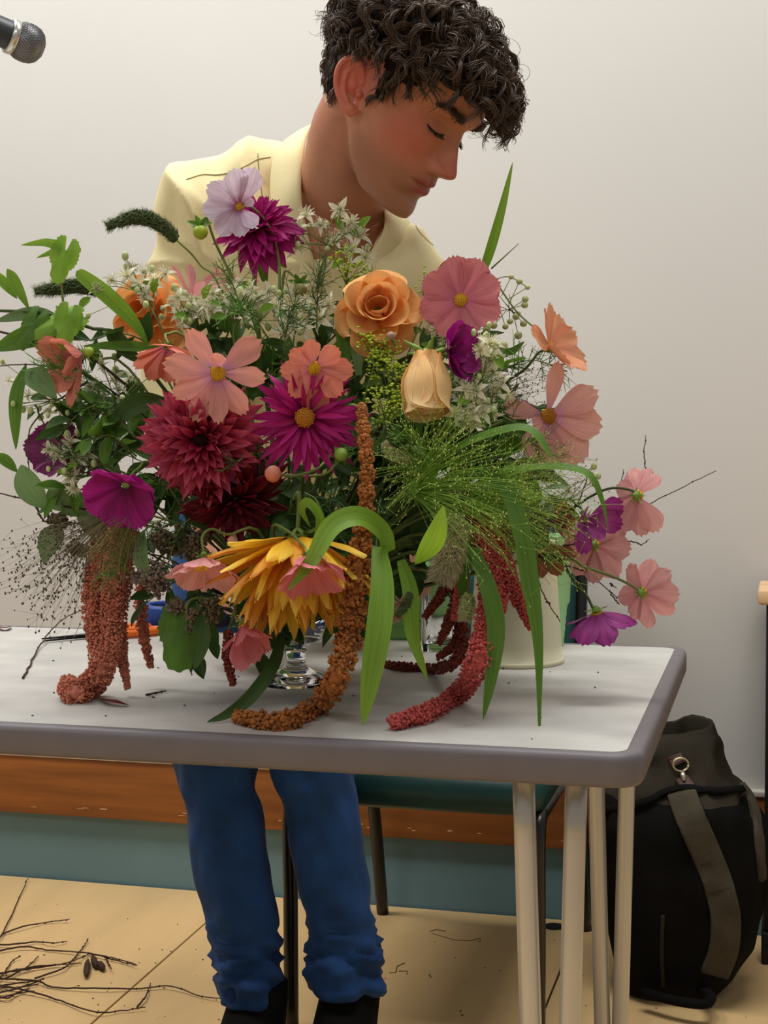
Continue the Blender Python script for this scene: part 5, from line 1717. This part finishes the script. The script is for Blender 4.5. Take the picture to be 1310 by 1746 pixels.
clematis('dense cream clematis sprig above the large peach cosmos', cloud(408, 512, 62, 34, 20, 1.70, 1.76, 3), (400, 590, 1.72), 15, 22, 5, 3)
clematis('cream clematis sprig beside the dark foxtail spike', cloud(250, 478, 46, 26, 8, 1.70, 1.74, 4) + [(165, 492, 1.68), (190, 478, 1.69)], (280, 570, 1.71), 17, 10, 4, 4)
clematis('cream clematis sprig spreading over the half hidden orange rose', cloud(320, 530, 42, 28, 9, 1.69, 1.73, 5), (320, 600, 1.71), 15, 12, 3, 5)
clematis('dense cream clematis sprig between peach rose and blush cosmos', cloud(822, 655, 48, 72, 24, 1.59, 1.66, 6), (760, 760, 1.70), 18, 14, 4, 6)
clematis('cream clematis sprig between orange rose and rose pink cosmos', [(738, 520, 1.70), (728, 545, 1.70), (745, 560, 1.69), (760, 575, 1.69), (815, 580, 1.63), (845, 590, 1.63), (838, 615, 1.63)], (740, 640, 1.70), 17, 14, 4, 7)
clematis('yellowish clematis sprig in front of the faded purple cosmos', [(85, 766, 1.66), (102, 774, 1.66), (122, 756, 1.66), (132, 790, 1.66), (120, 812, 1.66), (126, 832, 1.66), (150, 776, 1.67)], (190, 800, 1.68), 18, 6, 2, 8)
clematis('sparse pale clematis sprig among the trailing vine leaves', [(62, 640, 1.68), (48, 675, 1.68), (30, 690, 1.68), (85, 700, 1.68), (135, 690, 1.68), (110, 705, 1.68), (15, 650, 1.68)], (190, 700, 1.69), 13, 16, 5, 9, L4)
clematis('pale clematis sprig between crimson dahlia and drooping coral cosmos', cloud(190, 665, 55, 45, 9, 1.68, 1.72, 10) + [(180, 745, 1.68), (160, 735, 1.68)], (240, 740, 1.70), 14, 14, 8, 10, L4)
clematis('tiny clematis sprig above the crumpled purple cosmos', [(1010, 815, 1.66), (970, 838, 1.67), (985, 900, 1.68)], (900, 860, 1.69), 12, 4, 0, 11)
clematis('cream clematis sprig under the blush cosmos', cloud(790, 700, 46, 30, 9, 1.59, 1.65, 12), (760, 760, 1.71), 16, 6, 2, 12)

# berry sprig at the upper right
t = thing('berry_sprig', 'thin sprig of pale green berries against the wall', 'berries', P(830, 470, 1.72))
b = MB()
b.tube(spline([P(816, 444, 1.72), P(845, 480, 1.72), P(880, 530, 1.71), P(915, 562, 1.70)], 14), .0011, 5)
b.tube([P(885, 415, 1.73), P(838, 458, 1.72)], [.0005, .0011], 5)
b.tube(spline([P(840, 478, 1.72), P(868, 472, 1.72), P(900, 490, 1.72)], 10), .0007, 4)
for q in [(872, 472), (886, 480), (900, 490), (896, 510), (895, 520), (880, 540), (884, 535), (870, 548), (862, 557), (893, 552), (884, 572), (800, 565), (842, 555), (830, 562), (720, 535), (735, 470)]:
    c = P(q[0], q[1], 1.72)
    MB().ico(c, rr.uniform(.003, .0048), 1, (1, 1, .9)).build('berry', m_bud, t)
    b.tube([c, P(850 + rr.uniform(-10, 20), 510 + rr.uniform(-25, 25), 1.72)], .0005, 3)
b.build('stem', m_stem, t)
blade([(848, 590, 1.71), (870, 600, 1.70), (895, 582, 1.70)], 13, L1, 'small green leaf below the pale berries', prof=lance, group='leaves of the trailing vine')

# ------------------------------------------------------------------ lime green lady's mantle
m_lime = mat('lime_florets', (168, 190, 52), .7, 150, .25)
def limecl(label, x, y, rx, ry, d, n, seed):
    r_ = random.Random(seed)
    p0 = P(x, y + ry, d + .01)
    t = thing('lime_flower_spray', label, 'flower', p0, 'lime green sprays')
    b, s = MB(), MB()
    for k in range(n):
        a, r = r_.uniform(0, 6.28), math.sqrt(r_.random())
        c = P(x + rx * r * math.cos(a), y + ry * r * math.sin(a), d + r_.uniform(-.015, .015))
        s.tube([p0, c], .0005, 3, False)
        for j in range(7):
            q = c + V((r_.gauss(0, .005), r_.gauss(0, .005), r_.gauss(0, .005)))
            b.ico(q, r_.uniform(.0012, .0024), 0, (1, 1, .7))
    tag(b.build('florets', m_lime, t), kind='stuff')
    s.tube(spline([p0, p0.lerp(KORE, .5), KORE], 8), .001, 4)
    s.build('stem', m_stem, t)
limecl('lime green flower spray directly below the open orange rose', 640, 592, 38, 26, 1.65, 26, 1)
limecl('lime green flower spray beside the peach rose', 664, 640, 28, 36, 1.64, 24, 2)
limecl('lime green flower spray above the spider dahlia tips', 660, 690, 28, 32, 1.61, 18, 3)
limecl('lime green flower spray behind the orange rose', 735, 485, 26, 26, 1.72, 14, 4)
limecl('lime green flower spray under the drooping peach rose', 760, 715, 40, 26, 1.66, 18, 5)
limecl('lime green flower spray below the open shirt', 590, 455, 36, 30, 1.76, 18, 6)

# ------------------------------------------------------------------ foxtail spikes
def foxtail(label, path, rads, m, mb, n=900, bl=.008, seed=0, stem=None):
    r_ = random.Random(seed)
    w3 = [P(*q) for q in path]
    t = thing('foxtail_spike', label, 'grass', w3[0], 'foxtail grass spikes')
    L_n = 40
    q = spline(w3, L_n); fr_ = frames_along(q)
    rk = [(i / (len(rads) - 1), r) for i, r in enumerate(rads)]
    b = MB(); br = MB()
    b.tube(q, [interp(rk, i / (L_n - 1))[0] * .7 for i in range(L_n)], 8)
    for i in range(n):
        u = r_.random() * (L_n - 1); k = min(int(u), L_n - 2)
        p = q[k].lerp(q[k + 1], u - k); tt, a_, b_2 = fr_[k]
        r = interp(rk, u / (L_n - 1))[0]
        an = r_.random() * 6.283
        o = a_ * math.cos(an) + b_2 * math.sin(an)
        if i % 2:
            b.ico(p + o * r * .8, .0016 * r_.uniform(.7, 1.2), 0)
        d = (o + tt * .7).normalized()
        br.tube([p + o * r * .6, p + o * r * .6 + d * bl * r_.uniform(.5, 1.1)], [.00035, .0001], 3, False)
    tag(b.build('spike', m, t), kind='stuff'); tag(br.build('bristles', mb, t), kind='stuff')
    if stem: stem_part(t, [w3[0]] + [P(*s) for s in stem] + [KORE], .0011, m_stem)
m_fox = mat('dark_green_spike', (62, 80, 38), .8, 150, .35)
m_foxb = mat('green_bristle', (98, 108, 66), .8)
m_beige = mat('beige_plume', (150, 142, 104), .8, 150, .25)
m_beigeb = mat('beige_bristle', (196, 184, 148), .8)
foxtail('dark green foxtail spike arching over the shirt sleeve', [(300, 408, 1.74), (275, 384, 1.74), (235, 370, 1.74), (182, 386, 1.74)], [.006, .0085, .0095, .004], m_fox, m_foxb, 1300, .008, 1, [(340, 450, 1.75), (390, 540, 1.75)])
foxtail('dark green foxtail spike lying level among the vine leaves', [(172, 497, 1.72), (130, 488, 1.72), (95, 492, 1.72), (60, 497, 1.72)], [.006, .009, .008, .003], m_fox, m_foxb, 1000, .008, 2, [(210, 520, 1.73), (260, 600, 1.73)])
foxtail('fluffy beige foxtail plume hanging beside the lime leaf', [(778, 880, 1.585), (772, 920, 1.58), (762, 960, 1.58), (752, 990, 1.58)], [.010, .0165, .0155, .007], m_beige, m_beigeb, 2400, .012, 3, [(775, 850, 1.60), (720, 850, 1.64)])
foxtail('small pale green foxtail plume hanging before the cream pail', [(800, 1012, 1.60), (797, 1035, 1.60), (793, 1058, 1.60)], [.005, .0085, .004], mat('pale_green_plume', (176, 200, 124), .8, 150, .2), m_beigeb, 700, .007, 4, [(798, 985, 1.61), (790, 930, 1.64)])
foxtail('pale plume tip lying in the centre greenery', [(655, 755, 1.60), (670, 775, 1.60), (700, 785, 1.60)], [.004, .0075, .003], mat('pale_plume', (190, 190, 140), .8, 150, .2), m_beigeb, 500, .006, 5)
foxtail('thin green grass head hanging across the narrow blade', [(700, 1010, 1.52), (690, 1035, 1.52), (676, 1050, 1.52)], [.003, .005, .002], m_fox, m_foxb, 250, .006, 6)

# ------------------------------------------------------------------ airy panicle grasses
def panicle(label, origin, dirs, ln, n, m, ms, seed, spread=.35, sag=.3, sr=.00024, seedr=.0007, sub=3):
    r_ = random.Random(seed)
    p0 = P(*origin)
    t = thing('panicle_grass', label, 'grass', p0, 'airy panicle grasses')
    b, s = MB(), MB()
    for i in range(n):
        base = CV(*dirs[i % len(dirs)])
        d = (base + V((r_.gauss(0, spread), r_.gauss(0, spread), r_.gauss(0, spread)))).normalized()
        l2 = ln * r_.uniform(.45, 1.05)
        q = spline([p0, p0 + d * l2 * .5, p0 + d * l2 - V((0, 0, sag * l2 * .5))], 7)
        b.tube(q, [sr * 1.6, sr * 1.4, sr * 1.2, sr, sr, sr * .8, sr * .6], 3, False)
        for j in range(sub):
            e = q[r_.randint(3, 6)]
            e2 = e + (d + V((r_.gauss(0, .7), r_.gauss(0, .7), r_.gauss(0, .7)))).normalized() * l2 * r_.uniform(.08, .22)
            b.tube([e, e2], [sr, sr * .6], 3, False)
            s.ico(e2, seedr * r_.uniform(.7, 1.2), 0, (1, 1, 1.4))
        s.ico(q[-1], seedr, 0, (1, 1, 1.4))
    tag(b.build('rays', m, t), kind='stuff'); tag(s.build('seeds', ms, t), kind='stuff')
    stem_part(t, [p0, p0.lerp(KORE, .4) + V((0, 0, .02)), KORE], .0012, m_stem)
m_pan = mat('bright_grass_ray', (146, 188, 70), .6)
m_pans = mat('pale_grass_seed', (196, 206, 120), .6)
m_pan2 = mat('dry_grass_ray', (138, 126, 98), .7)
m_pans2 = mat('brown_grass_seed', (84, 70, 54), .7)
m_pan3 = mat('olive_grass_ray', (128, 124, 64), .7)
panicle('bright green fountain panicle spreading from beside the ochre tassel', (700, 838, 1.60), [(.8, .35, .3), (.9, .05, .4), (.5, .7, .3), (1, .2, .1), (.6, -.3, .5)], .135, 190, m_pan, m_pans, 1, .24, .25)
panicle('bright green fountain panicle above the cream pail', (790, 858, 1.60), [(.9, .25, .2), (1, 0, .2), (.8, .5, .1), (.8, -.3, .3)], .135, 170, m_pan, m_pans, 2, .24, .3)
panicle('small bright green panicle pointing towards the ochre tassel', (740, 800, 1.61), [(-.6, .2, .6), (-.3, .6, .5), (-.5, -.3, .6)], .085, 90, m_pan, m_pans, 3, .3, .2)
panicle('dusty brown seed panicle drooping behind the coral tassels', (190, 880, 1.70), [(-.8, -.5, .1), (-.6, -.75, .1), (-.95, -.3, .1), (-.45, -.9, .1)], .125, 120, m_pan2, m_pans2, 4, .16, .25, seedr=.0011)
panicle('olive panicle brushed over the coral tassels', (235, 870, 1.60), [(-.5, -.8, .3), (-.3, -.9, .3), (-.65, -.6, .3)], .075, 120, m_pan3, m_pans2, 5, .2, .3)
panicle('thin dry panicle against the wall below the blush cosmos', (870, 800, 1.70), [(.9, .3, 0), (.7, .6, 0), (1, -.2, 0)], .10, 50, m_pan2, m_pans2, 6, .25, .2)
panicle('pale panicle between apricot cosmos and clematis', (800, 690, 1.70), [(.8, .5, 0), (.9, .25, 0)], .10, 34, m_pan2, m_pans2, 7, .18, .1)
panicle('brownish panicle above the cream pail rim', (880, 860, 1.69), [(.6, -.5, .2), (.9, -.2, .2), (.2, -.8, .3)], .08, 70, m_pan3, m_pans2, 8, .35, .2)

# ------------------------------------------------------------------ dusty herb heads
m_herb = mat('dusty_mauve_florets', (128, 112, 104), .85, 160, .35)
m_herb2 = mat('dusty_brown_florets', (110, 98, 74), .85, 160, .35)
def herb(label, heads, d, m, seed):
    r_ = random.Random(seed)
    p0 = P(heads[0][0], heads[0][1], d).lerp(KORE, .5)
    t = thing('herb_sprig', label, 'flower', p0, 'dusty herb flower heads')
    b, s = MB(), MB()
    for x, y, r in heads:
        c0 = P(x, y, d + r_.uniform(-.015, .015))
        s.tube(spline([p0, p0.lerp(c0, .6) + V((0, 0, .01)), c0], 7), .0009, 4)
        for k in range(int(r * r * .3) + 40):
            q = c0 + V((r_.gauss(0, .5), r_.gauss(0, .5), r_.gauss(0, .42))) * (r * d / FPX)
            b.ico(q, r_.uniform(.0012, .0028), 0)
    tag(b.build('florets', m, t), kind='stuff')
    s.build('stem', m_twig, t)
herb('dusty mauve herb heads hanging behind the coral tassels', [(262, 978, 22), (240, 985, 14), (270, 1000, 16), (300, 1035, 13), (232, 940, 14)], 1.62, m_herb, 1)
herb('brown herb heads below the burgundy dahlia', [(290, 930, 22), (312, 915, 20), (330, 935, 18), (275, 915, 16), (345, 915, 14)], 1.62, m_herb2, 2)
herb('dusty herb spikes behind the nodding shell pink cosmos', [(328, 1050, 12), (330, 1070, 9), (362, 1050, 15), (358, 1030, 14), (300, 1030, 12)], 1.61, m_herb2, 3)
herb('grey herb heads just above the dusty brown panicle', [(105, 888, 12), (92, 885, 9), (128, 935, 12), (140, 940, 10)], 1.71, m_herb2, 4)
herb('mauve seed heads beside the faded purple cosmos', [(140, 772, 22), (155, 790, 16), (130, 800, 14)], 1.70, m_herb, 5)

# ------------------------------------------------------------------ buds
def bud(label, x, y, d, r, m, face, stem, sep=True):
    c = P(x, y, d); R = r * d / FPX; f = CV(*face)
    t = thing('flower_bud', label, 'bud', c, 'flower buds')
    b = MB()
    a_ = f.orthogonal().normalized()
    b.lathe([(R * .3, -R * .9), (R * .85, -R * .5), (R, 0), (R * .85, R * .5), (R * .4, R * .9), (R * .05, R)], c, 16, f)
    b.build('bud_body', m, t)
    if sep:
        for k in range(6):
            a = k * PI / 3
            dd = (frame_of(f).to_3x3() @ V((math.cos(a), math.sin(a), -.5))).normalized()
            leaf_at(t, c - f * R * .8, dd, R * 1.9, L1, LEAF[0])
    stem_part(t, [c - f * R] + [P(*s) for s in stem], .0013, m_stem)
bud('round green dahlia bud beside the lilac cosmos', 342, 396, 1.75, 13, mat('lime_bud', (150, 170, 40), .5, 40, .15), (.1, -.9, .3), [(352, 372, 1.76), (370, 420, 1.77), (420, 520, 1.77)])
bud('pink bud beside the burgundy dahlia', 466, 808, 1.55, 15, mat('pink_bud', (200, 120, 100), .5, 60, .2), (-.8, .1, .4), [(500, 812, 1.57), (540, 800, 1.59), (560, 780, 1.62)], False)
bud('green and red bud under the clematis near the collar', 512, 494, 1.74, 12, mat('reddish_green_bud', (120, 110, 60), .5, 40, .3), (.1, -.8, .4), [(500, 470, 1.75), (485, 465, 1.75), (480, 520, 1.76)])
bud('dark red bud beside the blush cosmos centre', 893, 692, 1.70, 11, mat('maroon_bud', (120, 80, 76), .5, 40, .2), (.3, .8, .2), [(888, 710, 1.70), (840, 720, 1.72)])
bud('small green bud next to the maroon bud', 872, 703, 1.70, 9, m_bud, (.1, .8, .3), [(868, 715, 1.70), (830, 730, 1.72)])
bud('spiky green bud under the spider dahlia', 582, 775, 1.56, 12, m_calyx, (.1, .1, 1), [(560, 805, 1.58), (530, 812, 1.60), (490, 810, 1.62)])
bud('tiny green bud above the drooping coral cosmos', 152, 600, 1.65, 9, mat('acid_bud', (150, 176, 60), .5), (-.7, .1, .4), [(170, 600, 1.67)])
bud('small mauve bud below the orange rose', 667, 573, 1.63, 8, mat('mauve_bud', (170, 130, 120), .6), (0, .2, 1), [(675, 590, 1.64)], False)

# ------------------------------------------------------------------ bare twigs
def twig(label, lines, r=.0008, base=None, group='bare twigs in the arrangement', jag=.0006, seed=0, name='twig', m=None):
    r_ = random.Random(seed)
    w = [[(P(*q) if len(q) == 3 else PZ(q[0], q[1], q[3])) for q in ln] for ln in lines]
    t = thing(name, label, 'twig', w[0][0], group)
    for pts in w:
        q = spline(pts, 5 * len(pts))
        q = [p + V((r_.gauss(0, jag), r_.gauss(0, jag), r_.gauss(0, jag * .4))) for p in q]
        if name != 'twig': q = [V((p.x, p.y, max(p.z, r + .0006))) for p in q]
        b = MB().tube(q, [r * (1.25 - .7 * i / len(q)) for i in range(len(q))], 5)
        for i in range(2, len(q) - 1, 4):
            b.ico(q[i], r * 1.45, 0)
        b.build('branch', m or m_twig, t)
D_ = 1.70
twig('longest bare twig reaching out past the shell pink cosmos', [[(880, 960, D_), (960, 935, D_), (1045, 893, D_), (1090, 868, D_), (1150, 838, D_), (1222, 803, D_)]], seed=1)
twig('bare twig standing up above the shell pink cosmos', [[(1060, 885, D_ + .02), (1098, 830, D_ + .02), (1102, 800, D_ + .02), (1099, 770, D_ + .02), (1102, 742, D_ + .02)]], seed=2)
twig('bare forked twig rising from the purple cosmos', [[(1020, 925, D_ + .01), (1045, 880, D_ + .01), (1057, 845, D_ + .01), (1065, 800, D_ + .01)], [(1060, 838, D_ + .01), (1072, 826, D_ + .01)]], seed=3)
twig('short kinked twig poking out behind the purple cosmos', [[(960, 930, D_), (1050, 922, D_), (1085, 925, D_), (1093, 929, D_), (1107, 920, D_)]], seed=4)
twig('short upright twig beside the drooping blade', [[(960, 900, D_), (990, 850, D_), (1001, 810, D_), (1012, 790, D_)]], seed=5)
twig('bare forked twig above the nodding purple cosmos', [[(900, 945, D_), (985, 970, D_), (1004, 978, D_), (1040, 1008, D_), (1058, 1024, D_)], [(1040, 1008, D_), (1052, 1026, D_), (1057, 1030, D_)], [(1045, 1000, D_), (1042, 995, D_), (1050, 1003, D_)]], seed=6)
twig('thin twig hanging in front of the cream pail', [[(890, 925, 1.64), (912, 960, 1.63), (925, 1010, 1.62), (955, 1060, 1.62)], [(932, 1025, 1.62), (938, 1030, 1.62)]], .0009, seed=7)
twig('bare twig poking out under the large sage leaf', [[(150, 870, 1.70), (60, 855, 1.70), (-15, 838, 1.70)], [(62, 858, 1.70), (68, 880, 1.70), (80, 890, 1.70), (82, 872, 1.70)]], .0012, seed=8)
twig('thin dark stem crossing behind the vine leaves', [[(260, 720, 1.69), (150, 640, 1.68), (60, 622, 1.68), (-15, 625, 1.68)]], .0011, seed=9)
twig('thin green stem arching down below the vine leaves', [[(150, 650, 1.68), (90, 690, 1.68), (52, 730, 1.68), (48, 800, 1.68)], [(60, 690, 1.68), (85, 745, 1.68)]], .0010, seed=10, m=m_stemd)
# twig and petal scraps lying on the table
Z1 = TT + .0022
t_ = [(40, 1156), (55, 1125), (72, 1098)]
twig('bent bare twig resting on the table beside the coral tassels', [[(40, 1156, 0, Z1), (55, 1125, 0, Z1), (74, 1092, 0, TT + .006), (104, 1058, 0, TT + .012), (140, 1040, 0, TT + .018)]], .0012, name='bare_twig', group='twigs lying about', seed=11, jag=.0008)
twig('short dark stick on the table near the bowl', [[(250, 1185, 0, Z1), (268, 1181, 0, Z1), (284, 1178, 0, Z1)]], .0012, name='bare_twig', group='twigs lying about', seed=12, jag=.0003)
def scrap(label, pts, w, m):
    w3 = [PZ(x, y, TT + .0018 + .003 * (i % 2)) for i, (x, y) in enumerate(pts)]
    v, f, u = strip(w3, w, 12, V((0, 0, 1)), .2, lance)
    o = link('fallen_petal', new_mesh('fallen_petal', [a - w3[0] for a in v], f, u), m, None, None, w3[0]); tag(o, label, 'petal', 'petals fallen on the table')
m_scr = petal_mat('dark_red_scrap', (90, 24, 24), (110, 30, 28), (90, 24, 26), .2, .1)
scrap('fallen dark red petal on the table below the tassels', [(168, 1192), (192, 1197), (221, 1203)], .013, m_scr)
scrap('small fallen red petal behind the scissor tips', [(-5, 1068), (8, 1071), (20, 1068)], .010, m_scr)

# twigs heaped on the floor at the left
Fz = .004
def fl(*pts): return [(x, y, 0, Fz + .004 * (i % 2)) for i, (x, y) in enumerate(pts)]
m_ftw = mat('dark_floor_twig', (66, 44, 30), .8, 40, .3)
FT = [
 ('floor twig with a tall side shoot pointing at the wall', [fl((-20, 1610), (3, 1593), (28, 1540), (48, 1497)), fl((3, 1593), (40, 1580), (80, 1573), (120, 1567))]),
 ('floor twig lying highest along the boards', [fl((-20, 1612), (30, 1609), (65, 1606), (90, 1608), (115, 1605))]),
 ('floor twig with brown catkins', [fl((-20, 1625), (40, 1614), (75, 1619), (150, 1625), (200, 1638), (234, 1646)), fl((150, 1625), (185, 1632), (232, 1644)), fl((180, 1632), (190, 1652))]),
 ('floor twig crossing the catkin branch', [fl((-20, 1662), (30, 1655), (80, 1648), (120, 1640), (155, 1625)), fl((60, 1668), (110, 1650), (138, 1620), (150, 1600))]),
 ('floor twig with two upright side shoots', [fl((-20, 1672), (0, 1668), (20, 1640), (35, 1630)), fl((10, 1668), (45, 1650), (66, 1630)), fl((0, 1660), (60, 1648), (140, 1642))]),
 ('long floor twig reaching to the blue jeans', [fl((-20, 1668), (60, 1672), (90, 1683), (170, 1685), (235, 1686), (290, 1681), (340, 1698), (385, 1703)), fl((233, 1717), (248, 1700), (257, 1676))]),
 ('floor twig sagging lowest across the board joint', [fl((-20, 1676), (50, 1690), (100, 1706), (160, 1725), (205, 1724), (248, 1717))]),
 ('floor twig in the thickest part of the tangle', [fl((-20, 1695), (20, 1688), (60, 1675), (75, 1668)), fl((-20, 1684), (30, 1676), (70, 1672)), fl((-20, 1703), (15, 1698), (50, 1685))]),
 ('crooked floor twig at the bottom of the tangle', [fl((-20, 1690), (10, 1702), (30, 1694), (60, 1690)), fl((-20, 1680), (25, 1684), (65, 1678))]),
]
for k, (lab, lines) in enumerate(FT):
    twig(lab, lines, .0016, name='bare_twig', group='twigs heaped on the floor', seed=30 + k, jag=.0007, m=m_ftw)
for (x, y), (x2, y2), lab in (((150, 1636), (147, 1664), 'longest brown catkin on the floor twigs'), ((158, 1630), (164, 1648), 'middle brown catkin on the floor twigs'), ((168, 1640), (177, 1652), 'shortest brown catkin on the floor twigs')):
    a, b_ = PZ(x, y, .008), PZ(x2, y2, .008)
    o = MB().tube([a, a.lerp(b_, .3), a.lerp(b_, .7), b_], [.002, .006, .0065, .003], 10)
    t = thing('catkin', lab, 'catkin', a, 'catkins on the floor')
    o.build('catkin_body', m_ftw, t)
